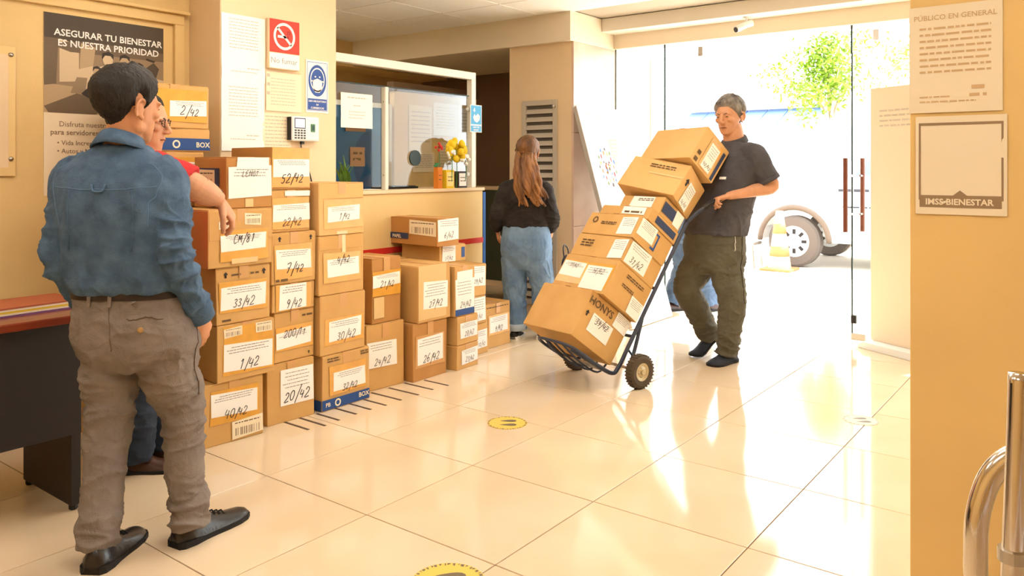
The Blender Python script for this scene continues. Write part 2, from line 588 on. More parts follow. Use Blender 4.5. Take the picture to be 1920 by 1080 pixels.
# ---------------------------------------------------------------- counter with its glazed screen
ct = struct(boxo('wall_counter', (-4.0, 3.165, 0), (-3.85, 4.69, 1.095), m_wall, bevel=0.004))
boxo('stripe', (-3.853, 3.165, 0.695), (-3.846, 4.692, 0.735), m_red, ct)
boxo('counter_ledge', (-4.25, 3.165, 1.095), (-3.835, 4.70, 1.118), m_wall2, ct, bevel=0.004)
boxo('desk_surface', (-4.5, 3.165, 1.06), (-4.0, 4.62, 1.09), m_black, ct)
sc = thing('counter_screen', 'white framed glass screen standing on the yellow reception counter', 'screen', (-3.93, 3.165, 1.118))
boxo('top_rail', (-0.025, 0, 0.83), (0.025, 1.51, 0.885), m_white_paint, sc, bevel=0.003)
boxo('post', (-0.025, 1.46, 0.0), (0.025, 1.51, 0.83), m_white_paint, sc, bevel=0.003)
boxo('post', (-0.02, 0.56, 0.0), (0.02, 0.59, 0.70), m_white_paint, sc, bevel=0.003)
boxo('glass_pane', (-0.004, 0.0, 0.02), (0.004, 0.555, 0.70), m_glass, sc)
boxo('glass_pane', (-0.004, 0.595, 0.02), (0.004, 1.45, 0.70), m_glass, sc)
boxo('pane_edge', (-0.006, 0.0, 0.70), (0.006, 1.45, 0.706), m_glass_edge, sc)
for y in (0.02, 0.575, 1.445):
    for z in (0.10, 0.60):
        MB().lathe([(0, -0.012), (0.014, -0.012), (0.017, 0), (0.014, 0.012), (0, 0.012)], (0.0, y, z), 14, 'X').build('clamp', m_white_plastic if y != 0.575 else m_steel, sc, smooth=True)
g = MB()
g.lathe([(0.045, -0.006), (0.055, -0.006), (0.055, 0.006), (0.045, 0.006)], (0.006, 0.86, 0.22), 24, 'X')
g.build('speak_hole_ring', m_glass_edge, sc)

# office behind the counter
m_office_blue = M('blue_felt', C(38, 96, 136), 0.8)
t = thing('partition_board', 'blue felt partition board behind the left counter glass', 'partition', (-5.0, 4.35, 0))
boxo('board', (-0.02, -0.5, 0.15), (0.02, 0.42, 1.78), m_office_blue, t)
f = MB()
f.box((-0.03, -0.54, 0.15), (0.03, -0.50, 1.82)); f.box((-0.03, 0.42, 0.15), (0.03, 0.46, 1.82)); f.box((-0.03, -0.50, 1.78), (0.03, 0.42, 1.82))
f.build('frame', m_white_paint, t)
for y in (-0.5, 0.42):
    boxo('foot', (-0.2, y - 0.03, 0), (0.2, y + 0.03, 0.15), m_steel, t)
fr = face_frame((-4.978, 4.35, 1.3), (0, 1, 0), (0, 0, 1), 0.001)
p = MB(); disc(p, 0.22, 0.02, 0.19, 0.26, fr)
tag(p.build('felt_circle', M('darker_blue_felt', C(26, 76, 118), 0.85), None, fix=False), 'dark blue round felt patch on the partition board', 'decoration')
def notice(name, label, cat, o, u, v, w, h, mat, lines=(), seed=1, title=None, inks=m_print, group=None, curl=0.003):
    """a sheet of paper on a wall: thin curled sheet and its print"""
    rnd = random.Random(seed)
    t = thing(name, label, cat, o, 0, group)
    fr = face_frame((0, 0, 0), u, v, 0.0015)
    nx, ny = 6, 8
    n = Vector(u).cross(Vector(v)).normalized()
    bend = [[curl * noise.noise(Vector((i * 0.6, j * 0.5, seed * 3.1))) + curl for i in range(nx + 1)] for j in range(ny + 1)]
    vs, fs = [], []
    for j in range(ny + 1):
        for i in range(nx + 1):
            vs.append(fr((i / nx - .5) * w, (j / ny - .5) * h, bend[j][i]))
    back = len(vs)
    for j in range(ny + 1):
        for i in range(nx + 1):
            vs.append(fr((i / nx - .5) * w, (j / ny - .5) * h, bend[j][i] - 0.0012))
    for j in range(ny):
        for i in range(nx):
            a = j * (nx + 1) + i
            fs.append((a, a + 1, a + nx + 2, a + nx + 1))
            fs.append((back + a, back + a + nx + 1, back + a + nx + 2, back + a + 1))
    MB().add(vs, fs).build('sheet', mat, t, smooth=True, fix=False)
    def fr2(a, b, ww=0.0):
        i = min(max((a / w + .5) * nx, 0), nx - 1e-4); j = min(max((b / h + .5) * ny, 0), ny - 1e-4)
        i0, j0 = int(i), int(j); di, dj = i - i0, j - j0
        z = bend[j0][i0] * (1 - di) * (1 - dj) + bend[j0][i0 + 1] * di * (1 - dj) + bend[j0 + 1][i0] * (1 - di) * dj + bend[j0 + 1][i0 + 1] * di * dj
        return fr(a, b, z + 0.0006 + ww)
    if lines or title:
        p = MB()
        if title:
            textblock(p, title[0], title[1], title[2], title[3], fr2, 0.012)
        for (x0, x1, y, hh) in lines:
            dashes(p, x0, x1, y, hh, fr2, rnd)
        p.build('print', inks, t, fix=False)
    return t, fr2
U_Y, U_Z = (0, 1, 0), (0, 0, 1)
notice('pinned_notice', 'tan picture notice pinned on the blue partition board', 'notice', (-4.975, 4.42, 1.36), U_Y, U_Z, 0.16, 0.16, M('tan_print', C(176, 132, 96), 0.8), [(-.05, .05, .02, .02), (-.05, .05, -.03, .02)], 3, inks=m_ink_faded)
notice('pinned_notice', 'brown sheet on blue partition partly behind the white notice', 'notice', (-4.975, 4.40, 1.62), U_Y, U_Z, 0.22, 0.10, M('brown_print', C(150, 110, 76), 0.8), [(-.09, .09, .0, .012)], 4)
t = thing('booth_panel', 'beige booth panel behind the right counter glass', 'partition', (-5.0, 5.4, 0))
boxo('board', (-0.03, -0.56, 0), (0.03, 0.56, 1.94), m_wall, t)
boxo('cap', (-0.04, -0.58, 1.94), (0.04, 0.58, 2.02), m_dark_wall, t)
for k, (y, z, w, h) in enumerate(((5.16, 1.62, .30, .42), (5.50, 1.72, .34, .30), (5.78, 1.66, .2, .36), (5.2, 1.32, .28, .18), (5.55, 1.36, .3, .30))):
    notice('taped_sheet', ['tall pale sheet at the left of the booth panel', 'bright white sheet high on the booth panel', 'narrow pale sheet at the right edge of the booth panel', 'low faint sheet on the booth panel', 'low wide sheet near the middle of the booth panel'][k], 'notice', (-4.965, y, z), U_Y, U_Z, w, h, m_paper if k in (1, 2) else m_paper_cream, [(-w * .4, w * .4, h * (.35 - .09 * q), .008) for q in range(8)], 20 + k, inks=m_print_faint, group='sheets on the booth panel')
t = thing('low_cabinet', 'dark green low cabinet with pale top by the brown wall', 'cabinet', (-4.9, 6.62, 0))
boxo('body', (-0.9, 0, 0.06), (0.68, 0.26, 1.03), M('dark_green_panel', C(62, 68, 48), 0.6, var=.05), t)
boxo('top', (-0.9, -0.02, 1.03), (0.68, 0.27, 1.07), m_wall2, t, bevel=0.004)
boxo('plinth', (-0.9, -0.01, 0), (0.68, 0.26, 0.06), m_wall2, t)
for k in range(3):
    MB().lathe([(0, -0.02), (0.014, -0.016), (0.012, 0)], (0.1 + 0.22 * k, 0.0, 0.96), 12, 'Y').build('knob', m_steel, t, smooth=True)
t = tag(boxo('blue_panel', (-4.02, 4.72, 0.02), (-3.87, 4.75, 1.08), m_blue), 'narrow bright blue upright panel at the end of the counter', 'panel')

# louvred cupboard door on the column
t = struct(thing('door_2', None, None, (-3.876, 5.5, 0.045)))
m_louvre = M('grey_metal_louvre', C(196, 184, 166), 0.5)
f = MB()
f.box((-0.18, -0.025, 0.05), (-0.14, 0, 1.80)); f.box((0.14, -0.025, 0.05), (0.18, 0, 1.80)); f.box((-0.14, -0.025, 1.755), (0.14, 0, 1.80)); f.box((-0.14, -0.025, 0.05), (0.14, 0, 0.10))
f.build('frame', m_louvre, t, bevel=0.003)
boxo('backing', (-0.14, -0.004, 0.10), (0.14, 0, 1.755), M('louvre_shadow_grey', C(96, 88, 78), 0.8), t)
_sl = None
for k in range(24):
    z = 0.14 + k * 0.068
    if _sl is None:
        s = MB().box((-0.14, -0.002, -0.022), (0.14, 0.002, 0.022))
        o = s.build('slat', m_louvre, t)
        _sl = o.data
    else:
        o = link('slat', _sl, None, t)
    o.location = (0, -0.013, z)
    o.rotation_euler = (math.radians(-28), 0, 0)
MB().lathe([(0, -0.03), (0.014, -0.03), (0.012, 0)], (0.16, -0.02, 1.74), 12, 'Y').build('hinge', m_steel, t, smooth=True)

# ---------------------------------------------------------------- outside: street, truck, cone, tree, house
struct(boxo('ground_outside', (-30, 6.96, -0.25), (30, 45, -0.01), m_concrete))
struct(boxo('ground_threshold', (-3.54, 6.36, -0.25), (30, 6.96, -0.01), m_concrete))
m_truck = M('white_car_paint', C(245, 245, 245), 0.3, spec=0.5)
m_tyre = M('dusty_tyre', C(104, 94, 86), 0.8)
m_flare = M('dusty_tan_flare', C(112, 96, 82), 0.6)
tr = thing('pickup_truck', 'white pickup truck parked along the street outside the entrance', 'truck', (-3.25, 10.28, -0.01))
def arch(cx, r, n=14):
    return [(cx + r * math.cos(math.pi * k / n), 0.33 + r * math.sin(math.pi * k / n)) for k in range(n + 1)]
prof = [(-0.95, 0.42)] + arch(0.0, 0.43)[::-1] + arch(3.1, 0.43)[::-1] + [(4.2, 0.42), (4.2, 1.12), (2.2, 1.12), (2.15, 1.14), (0.50, 1.14), (0.35, 1.08), (-0.75, 1.0), (-0.95, 0.85)]
MB().prism(prof, lambda u, v, w: (u, 1.78 * w, v)).build('body', m_truck, tr, bevel=0.02)
cabp = [(0.45, 1.14), (1.05, 1.72), (1.3, 1.78), (2.0, 1.78), (2.15, 1.72), (2.2, 1.14)]
MB().prism(cabp, lambda u, v, w: (u, 0.06 + 1.66 * w, v)).build('cab', m_truck, tr, bevel=0.02)
m_carwin = M('grey_car_glass', C(120, 130, 146), 0.1, spec=0.6)
for pts in ([(0.72, 1.18), (1.14, 1.64), (1.42, 1.66), (1.42, 1.18)], [(1.50, 1.18), (1.50, 1.66), (1.98, 1.66), (2.08, 1.18)]):
    MB().prism(pts, lambda u, v, w: (u, 0.05 + 0.012 * w, v)).build('side_window', m_carwin, tr)
for x, y in ((0, 0.0), (0, 1.60), (3.1, 0.0), (3.1, 1.60)):
    ty = MB().lathe([(0.20, 0.0), (0.30, 0.0), (0.33, 0.03), (0.33, 0.17), (0.30, 0.20), (0.20, 0.20)], (x, y - 0.02, 0.33), 32, 'Y', True).build('tyre', m_tyre, tr, smooth=True, angle=0.6)
    rim = MB().lathe([(0.0, 0.04), (0.07, 0.03), (0.17, 0.05), (0.205, 0.02), (0.205, 0.18), (0.0, 0.18)], (x, y - 0.02, 0.33), 32, 'Y').build('rim', m_white_plastic, tr, smooth=True, angle=0.6)
    hb = MB()
    for k in range(8):
        a = 2 * math.pi * k / 8
        hb.box((-0.018, 0.024, -0.030), (0.018, 0.034, 0.030), Matrix.Translation((x, y - 0.02, 0.33)) @ Matrix.Rotation(a, 4, 'Y') @ Matrix.Translation((0, 0, 0.125)))
    hb.build('rim_slots', M('rim_slot_grey', C(44, 42, 42), 0.7), rim)
for cx in (0.0, 3.1):
    MB().tube([(cx + 0.44 * math.cos(math.pi * k / 20), -0.005, 0.33 + 0.44 * math.sin(math.pi * k / 20)) for k in range(21)], 0.035, 8).build('fender_flare', m_flare, tr, smooth=True)
fr = face_frame((-3.25 + 0.3, 10.28, 1.2), (1, 0, 0), U_Z, 0.004)
dl = MB()
fl = face_frame((0, 0, 0), (1, 0, 0), U_Z, 0.004)
rr = random.Random(5)
dashes(dl, 0.55, 1.3, 0.98, 0.035, fl, rr); dashes(dl, 0.60, 1.2, 0.78, 0.02, fl, rr)
dl.build('door_lettering', M('grey_lettering', C(66, 64, 74), 0.6), tr, fix=False)
boxo('door_handle', (1.30, -0.015, 1.0), (1.42, 0.0, 1.03), m_flare, tr, bevel=0.004)
MB().ball((0.62, -0.12, 1.22), (0.06, 0.09, 0.07)).build('wing_mirror', m_truck, tr, smooth=True)

t = thing('traffic_cone', 'faded orange and white traffic cone standing before the truck wheel', 'cone', (-3.29, 9.85, -0.01))
boxo('base', (-0.19, -0.19, 0), (0.19, 0.19, 0.03), M('cone_orange', C(206, 124, 74), 0.6), t, bevel=0.006)
MB().lathe([(0.14, 0.03), (0.05, 0.70), (0.045, 0.74), (0.0, 0.74)], n=24).build('cone_body', M('cone_cream', C(224, 184, 140), 0.6), t, smooth=True, angle=0.8)
for z0, z1 in ((0.18, 0.30), (0.46, 0.58)):
    f0 = lambda z: 0.14 - (z - 0.03) / 0.67 * 0.09 + 0.003
    MB().lathe([(f0(z0), z0), (f0(z1), z1)], n=24).build('band', MATS['cone_orange'], t, smooth=True)
t = thing('plastic_stool', 'small white stool standing on the street left of the cone', 'stool', (-3.75, 9.95, -0.01))
boxo('seat', (-0.15, -0.15, 0.29), (0.15, 0.15, 0.33), m_steel, t, bevel=0.01)
for sx in (-1, 1):
    for sy_ in (-1, 1):
        MB().tube([(sx * .12, sy_ * .12, 0.29), (sx * .15, sy_ * .15, 0.0)], 0.015, 8).build('leg', m_steel, t)

hs = thing('street_house', 'white house with pale blue awning across the street', 'house', (-6.5, 17.0, -0.01))
boxo('wall', (-6, 0, 0), (9, 4, 2.6), m_white_paint, hs)
boxo('roof_slab', (-6.2, -0.25, 2.6), (9.2, 4.2, 2.75), m_white_paint, hs)
m_awn = M('pale_blue_awning', C(112, 140, 188), 0.7)
for k in range(7):
    MB().prism([(0, 2.55), (-0.9, 2.15), (-0.9, 2.12), (0, 2.50)], lambda u, v, w: (-1.2 + k * 0.45 + 0.43 * w, u, v)).build('awning_strip', m_awn, hs)
for x in (-4.0, 1.9, 4.2, 6.4):
    w_ = boxo('window', (x, -0.03, 1.0), (x + 1.1, 0.0, 2.1), M('pale_window', C(196, 204, 214), .2), hs)
    for sx in (0, 0.53, 1.05):
        boxo('mullion', (x + sx, -0.06, 1.0), (x + sx + 0.05, -0.02, 2.1), m_white_paint, w_)
boxo('house_door', (0.2, -0.04, 0), (1.2, 0, 2.1), MATS['pale_window'], hs)

def tree(name, label, loc, crown_c, crown_r, nleaf, seed, col):
    rnd = random.Random(seed)
    t = thing(name, label, 'tree', loc, 0, 'street trees')
    MB().tube([(0, 0, 0), (0.05, 0, 1.2), (0, .1, 2.1), (crown_c[0] * .6, crown_c[1] * .6, crown_c[2])], [.11, .085, .07, .03], 8).build('trunk', M('pale_bark', C(188, 168, 140), 0.8), t, smooth=True)
    b = MB()
    for k in range(9):
        e = Vector((rnd.gauss(0, 1), rnd.gauss(0, 1), rnd.gauss(0.3, .7))).normalized()
        q = Vector(crown_c) + Vector((e.x * crown_r[0], e.y * crown_r[1], e.z * crown_r[2])) * .8
        b.tube([(0, .1, 2.0), tuple(Vector((0, .1, 2.1)).lerp(q, .5) + Vector((0, 0, .1))), tuple(q)], [.035, .02, .006], 6)
    b.build('branches', MATS['pale_bark'], t)
    lf = MB()
    cl = [Vector(crown_c) + Vector((rnd.gauss(0, .5) * crown_r[0], rnd.gauss(0, .5) * crown_r[1], rnd.gauss(0, .5) * crown_r[2])) for _ in range(26)]
    for k in range(nleaf):
        c = rnd.choice(cl) + Vector((rnd.gauss(0, .14), rnd.gauss(0, .14), rnd.gauss(0, .12)))
        a = Vector((rnd.gauss(0, 1), rnd.gauss(0, 1), rnd.gauss(-.4, .6))).normalized()
        s_ = a.orthogonal().normalized() * rnd.uniform(.018, .03)
        L = rnd.uniform(.07, .12)
        lf.add([c, c + a * L * .5 + s_, c + a * L, c + a * L * .5 - s_], [(0, 1, 2, 3)])
    o = lf.build('foliage', M('lime_leaves_%d' % seed, col, 0.5, var=.2, vs=3), t, fix=False)
    o['kind'] = 'stuff'
tree('street_tree', 'lime green tree crown rising over the truck outside', (-4.0, 14.6, -0.01), (0.05, -0.1, 2.95), (0.62, 0.6, 0.5), 2600, 3, C(120, 150, 30))
tree('street_tree', 'thin sunlit tree crown behind the glass door edge', (-2.3, 14.6, -0.01), (0.1, -0.1, 3.0), (0.9, 0.8, 0.6), 1500, 8, C(150, 170, 80))
# ---------------------------------------------------------------- cartons
TONES = {'m': m_card, 'd': m_card_dark, 'l': m_card_light}
def carton(label, mat4, w, d, h, tone='m', decals=(), group=None, seam=True, seed=0, tail=0.22):
    """cardboard box: base centre at the origin, front face towards -Y, seam of the top flaps running front to back"""
    rnd = random.Random(seed * 17 + 3)
    t = thing('cardboard_box', label, 'box', (0, 0, 0), 0, group)
    t.matrix_world = mat4
    m = TONES[tone]
    b = MB()
    j = lambda s=0.0025: rnd.uniform(-s, s)
    x, y, z = w / 2, d / 2, h - 0.004
    vs = [(-x + j(), -y + j(), 0), (x + j(), -y + j(), 0), (x + j(), y + j(), 0), (-x + j(), y + j(), 0), (-x + j(), -y + j(), z), (x + j(), -y + j(), z), (x + j(), y + j(), z), (-x + j(), y + j(), z)]
    b.add(vs, [(0, 3, 2, 1), (4, 5, 6, 7), (0, 1, 5, 4), (1, 2, 6, 5), (2, 3, 7, 6), (3, 0, 4, 7)])
    b.build('body', m, t, bevel=0.004, seg=2)
    for s in (-1, 1):
        a0, a1 = sorted((s * 0.0015, s * (x - 0.002)))
        boxo('flap', (a0, -y + 0.002, z), (a1, y - 0.002, h), m, t, bevel=0.0012)
    if seam:
        boxo('tape_strip', (-0.025, -y - 0.0012, h), (0.025, y + 0.0012, h + 0.0006), m_tape_kraft, t)
        if tail:
            boxo('tape_strip', (-0.025, -y - 0.00255, h * (1 - tail)), (0.025, -y - 0.0010, h), m_tape_kraft, t)
    FR = {'F': ((0, -y, 0), (1, 0, 0), (0, 0, 1), w, h), 'R': ((x, 0, 0), (0, 1, 0), (0, 0, 1), d, h),
          'L': ((-x, 0, 0), (0, -1, 0), (0, 0, 1), d, h), 'T': ((0, 0, h), (1, 0, 0), (0, 1, 0), w, d)}
    lay = 0.0024
    for dc in decals:
        kind, face = dc[0], dc[1]
        o, u, v, W, H = FR[face]
        base = -H / 2 if face == 'T' else 0.0
        lay += 0.0003
        fr = face_frame(o, u, v, lay)
        X = lambda f: (f - 0.5) * W
        Y = lambda f: base + (1 - f) * H
        if kind in 'AKBNWC':
            x0, y0, x1, y1 = X(dc[2]), Y(dc[5]), X(dc[4]), Y(dc[3])
            mt = {'A': m_tape, 'K': m_tape_kraft, 'B': m_blueband, 'N': m_navy, 'W': m_paper, 'C': m_tape_clear}[kind]
            nm = {'A': 'tape_patch', 'K': 'tape_patch', 'B': 'blue_band', 'N': 'navy_band', 'W': 'paper_label', 'C': 'tape_patch'}[kind]
            q = MB()
            q.prism([(x0 + j(.004), y0 + j(.003)), (x1 + j(.004), y0 + j(.003)), (x1 + j(.004), y1 + j(.003)), (x0 + j(.004), y1 + j(.003))] if kind in 'AKW' else [(x0, y0), (x1, y0), (x1, y1), (x0, y1)], lambda a, bb, ww: fr(a, bb, -0.0004 + 0.0004 * ww))
            q.build(nm, mt, t)
        elif kind == 'L' or kind == 'S':
            x0, y0, x1, y1 = X(dc[2]), Y(dc[5]), X(dc[4]), Y(dc[3])
            lw, lh = x1 - x0, y1 - y0
            sl = j(0.006)
            pts = [(x0 + j(.003), y0 - sl), (x1 + j(.003), y0 + sl), (x1 + j(.003), y1 + sl), (x0 + j(.003), y1 - sl)]
            q = MB()
            q.prism(pts, lambda a, bb, ww: fr(a, bb, -0.0003 + 0.0009 * ww))
            lb = q.build('paper_label', m_paper if kind == 'L' else m_paper_cream, t)
            fp = face_frame(o, u, v, lay + 0.0009)
            p = MB()
            if kind == 'L':
                n = 5
                for k in range(n):
                    yy = y1 - lh * (0.12 + 0.10 * k)
                    if dc[6] and k > 2 and lh < 0.16:
                        break
                    a = x0 + lw * rnd.uniform(.06, .22)
                    dashes(p, a, x1 - lw * rnd.uniform(.06, .2), yy, min(0.0035, lh * .03), fp, rnd)
            else:
                dashes(p, x0 + lw * .08, x1 - lw * .08, y1 - lh * .2, lh * .06, fp, rnd)
                xx = x0 + lw * .1
                while xx < x1 - lw * .12:
                    bw = rnd.uniform(.012, .028) * lw
                    rect(p, xx, y0 + lh * .12, xx + bw, y0 + lh * .55, fp)
                    xx += bw + rnd.uniform(.02, .09) * lw
            p.build('print', m_print if kind == 'L' else m_ink_faded, lb, fix=False)
            if kind == 'L' and dc[6]:
                hh = 0.86 * (dc[7] if len(dc) > 7 else min(lh * 0.36, lw * 0.2))
                sw = scrawl_width(dc[6], hh)
                hw = MB()
                cy = y0 + lh * (dc[8] if len(dc) > 8 else 0.10)
                scrawl(hw, dc[6], x0 + (lw - sw) * 0.5, cy, hh, face_frame(o, u, v, lay + 0.0014), rnd=rnd)
                hw.build('handwriting', m_ink, lb, fix=False)
        elif kind == 'U':
            q = MB(); cx, cy, s = X(dc[2]), Y(dc[3]), dc[4]
            poly(q, [(cx - s * .5, cy), (cx, cy + s * .6), (cx + s * .5, cy)], fr)
            rect(q, cx - s * .18, cy - s * .6, cx + s * .18, cy, fr)
            q.build('arrow_mark', m_ink if len(dc) < 6 else m_navy, t, fix=False)
        elif kind == 'P':
            q = MB()
            x0, y0, x1, y1 = X(dc[2]), Y(dc[5]), X(dc[4]), Y(dc[3])
            n = dc[6]
            for k in range(n):
                dashes(q, x0, x1, y1 - (k + 1) * (y1 - y0) / n, (y1 - y0) / n * 0.55, fr, rnd)
            q.build('printed_marks', m_ink_faded, t, fix=False)
        elif kind == 'X':
            q = MB()
            textblock(q, dc[4], X(dc[2]), Y(dc[3]), dc[5], fr, 0.02)
            q.build('printed_name', m_ink_faded if len(dc) < 7 else m_paper_cream, t, fix=False)
        elif kind == 'G':
            q = MB()
            a, b2 = X(0.012), X(0.988)
            q.prism([(a, Y(dc[2])), (b2, Y(dc[2])), (b2, Y(dc[3])), (a, Y(dc[3]))], lambda aa, bb, ww: fr(aa, bb, -lay + 0.0018 * ww))
            q.build('front_flap', m, t, bevel=0.0008, seg=1)
        elif kind == 'O':
            q = MB(); annulus(q, X(dc[2]), Y(dc[3]), dc[4] * .6, dc[4], fr)
            q.build('printed_ring', m_ink_faded if len(dc) < 6 else m_paper_cream, t, fix=False)
    return t

def stack_box(label, xf, y0, y1, z0, z1, d, tone, decals, seed, yaw=0.0, group='stacked boxes by the counter', **kw):
    w = y1 - y0
    a = math.radians(yaw)
    rot = Matrix.Rotation(math.pi / 2 + a, 4, 'Z')
    ctr = Vector((xf - d / 2, (y0 + y1) / 2, z0))
    return carton(label, Matrix.Translation(ctr) @ rot, w - 0.004, d, z1 - z0 - 0.002, tone, decals, group, seed=seed, **kw)

S = stack_box
# column nearest the desk
S('bottom cardboard box marked 40/42 with a bar code sticker', -3.236, 1.985, 2.290, 0.0, 0.285, .30, 'm', [('A', 'F', .12, .12, .92, .66), ('L', 'F', .13, .18, .90, .55, '40/42', .042, -.12), ('S', 'F', .47, .66, .98, .95)], 1, yaw=-5)
S('cardboard box marked 1,42 second from the floor in the nearest stack', -3.225, 2.040, 2.343, 0.285, 0.548, .31, 'm', [('A', 'F', .11, .04, .96, .42), ('S', 'F', .12, .06, .42, .22), ('S', 'F', .66, .04, .95, .22), ('A', 'F', .09, .34, .97, .90), ('L', 'F', .11, .36, .95, .84, '1/42', .05, .04)], 2, yaw=-3)
S('cardboard box marked 33/42 with two black arrows above the label', -3.236, 2.030, 2.322, 0.548, 0.812, .29, 'm', [('U', 'F', .17, .13, .024), ('U', 'F', .88, .13, .024), ('P', 'F', .28, .10, .44, .16, 1), ('P', 'F', .62, .10, .78, .16, 1), ('A', 'F', .06, .26, .94, .80), ('L', 'F', .08, .34, .91, .74, '33/42', .045, .08), ('P', 'F', .10, .88, .28, .95, 1)], 3)
S('cardboard box marked CM/81 with a small sticker above its label', -3.225, 1.985, 2.330, 0.812, 1.080, .30, 'm', [('G', 'F', .53, .03), ('S', 'F', .55, .09, .81, .29), ('S', 'F', .15, .20, .30, .33), ('A', 'F', .17, .36, .92, .90), ('L', 'F', .18, .44, .88, .72, 'CM/81', .045, .45), ('C', 'F', .34, .86, .75, .95)], 4)
S('top cardboard box of nearest stack with a wide white sheet and framed side label', -3.24, 2.095, 2.335, 1.080, 1.322, .29, 'd', [('W', 'F', .22, .0, .93, .22), ('L', 'F', .02, .18, .99, .79, 'LENGT', .032, .66), ('C', 'F', .40, .82, .58, .98), ('N', 'L', .12, .22, .80, .69), ('S', 'L', .18, .25, .66, .66)], 5, yaw=-2)
# second column
S('bottom cardboard box marked 20/42 with a large white sheet', -3.272, 2.345, 2.622, 0.0, 0.300, .30, 'm', [('L', 'F', .26, .12, .97, .72, '20/42', .058, .10)], 6, yaw=-4)
S('cardboard box marked 200/11 above the 20/42 box', -3.283, 2.378, 2.626, 0.300, 0.553, .30, 'm', [('P', 'F', .68, .08, .94, .15, 1), ('A', 'F', .03, .30, .97, .78), ('L', 'F', .04, .40, .90, .72, '200/11', .04, .62), ('U', 'F', .85, .90, .014)], 7)
S('short cardboard box marked 9/42 squeezed in the second column', -3.275, 2.362, 2.620, 0.553, 0.692, .30, 'm', [('A', 'F', .08, .03, .92, .97), ('L', 'F', .15, .04, .80, .94, '9/42', .045, .06)], 8)
S('cardboard box marked 7/42 with small black corner arrows', -3.268, 2.352, 2.622, 0.692, 0.948, .30, 'm', [('U', 'F', .17, .12, .022), ('U', 'F', .88, .12, .022), ('A', 'F', .06, .24, .92, .92), ('L', 'F', .09, .34, .88, .72, '7/42', .05, -.22), ('P', 'F', .08, .86, .36, .95, 1)], 9)
S('cardboard box marked 22/42 second from top in its column', -3.283, 2.360, 2.598, 0.948, 1.160, .29, 'm', [('W', 'F', .35, .02, .98, .14), ('A', 'F', .03, .18, .97, .92), ('L', 'F', .04, .34, .98, .74, '22/42', .042, -.30)], 10)
S('top cardboard box marked 52/42 under the time clock', -3.283, 2.360, 2.598, 1.160, 1.373, .34, 'd', [('A', 'F', .02, .02, .98, .95), ('L', 'F', .04, .28, .98, .70, '52/42', .05, -.32)], 11)
# third column
S('bottom cardboard box marked 32/42 with a blue band along its foot', -3.253, 2.648, 2.978, 0.0, 0.290, .31, 'm', [('B', 'F', .0, .80, 1.0, .985), ('O', 'F', .32, .895, .020, 1), ('X', 'F', .12, .93, 'PB', .03, 1), ('X', 'F', .88, .92, 'BOX', .035, 1), ('P', 'F', .1, .04, .36, .13, 2), ('P', 'F', .80, .03, .97, .12, 2), ('A', 'F', .14, .22, .93, .74), ('L', 'F', .23, .34, .90, .68, '32/42', .04, -.06), ('B', 'L', .0, .80, 1.0, .985)], 12)
S('cardboard box marked 30/42 above the blue banded box', -3.253, 2.636, 2.948, 0.290, 0.603, .31, 'm', [('G', 'F', .26, .02), ('A', 'F', .10, .40, .95, .84), ('L', 'F', .18, .44, .90, .78, '30/42', .045, -.02)], 13)
S('cardboard box marked 4/42 in the third column with a creased tape cross', -3.253, 2.626, 2.938, 0.603, 0.915, .31, 'm', [('G', 'F', .24, .02), ('C', 'F', .50, .0, .58, .3), ('A', 'F', .10, .30, .92, .80), ('L', 'F', .18, .40, .88, .70, '4/42', .045, .72)], 14)
S('top cardboard box marked 1/42 in the column before the counter', -3.253, 2.626, 2.938, 0.915, 1.193, .33, 'l', [('G', 'F', .30, .02), ('A', 'F', .10, .33, .97, .88), ('L', 'F', .18, .45, .90, .74, '1/42', .035, .1), ('C', 'F', .38, .93, .62, .99)], 15)
# lower columns before the counter
S('cardboard box marked 24/42 on the floor under the tall 21/42 box', -3.330, 3.042, 3.325, 0.0, 0.376, .31, 'm', [('L', 'F', .02, .27, .80, .66, '24/42', .045, .08)], 16, yaw=-4)
S('tall narrow cardboard box marked 21/42 with tape hanging down its front', -3.340, 3.076, 3.308, 0.376, 0.751, .28, 'd', [('A', 'F', .02, .20, .98, .58), ('L', 'F', .03, .25, .96, .44, '21/42', .042, -.12), ('C', 'F', .05, .60, .40, .92)], 17, tail=.36)
S('cardboard box marked 26/42 on the floor beside the 24/42 box', -3.275, 3.340, 3.640, 0.0, 0.342, .33, 'd', [('K', 'F', .07, .22, .93, .78), ('L', 'F', .12, .26, .88, .72, '26/42', .05, .03)], 18)
S('big cardboard box marked 27/42 with a dark arrow on its side', -3.268, 3.378, 3.665, 0.342, 0.683, .36, 'm', [('C', 'F', .0, .0, .86, .95), ('L', 'F', .14, .30, .90, .78, '27/42', .045, .06), ('U', 'L', .20, .42, .10, 1), ('N', 'L', .10, .50, .30, .88)], 19)
S('low cardboard box on the floor at the front right of the pile', -3.250, 3.690, 3.912, 0.0, 0.155, .30, 'm', [('L', 'F', .20, .22, .96, .80, '23/42', .035, .12)], 20, yaw=3)
S('low cardboard box second from floor with a red edge mark', -3.250, 3.690, 3.912, 0.155, 0.335, .30, 'm', [('L', 'F', .14, .24, .96, .78, '28/42', .035, .1)], 21, yaw=3)
S('cardboard box marked 24/42 with a blue foot band under the small white box', -3.257, 3.690, 3.885, 0.335, 0.650, .34, 'm', [('W', 'F', .1, .1, .9, .28), ('L', 'F', .03, .26, .98, .86, '24/42', .038, .05), ('B', 'F', .02, .86, .98, .985)], 22)
S('cardboard box at the far right end of the pile marked 9/42', -3.468, 4.255, 4.540, 0.0, 0.310, .30, 'm', [('P', 'F', .05, .05, .9, .09, 1), ('A', 'F', .1, .26, .97, .72), ('L', 'F', .16, .30, .88, .66, '9/42', .045, .05)], 23)
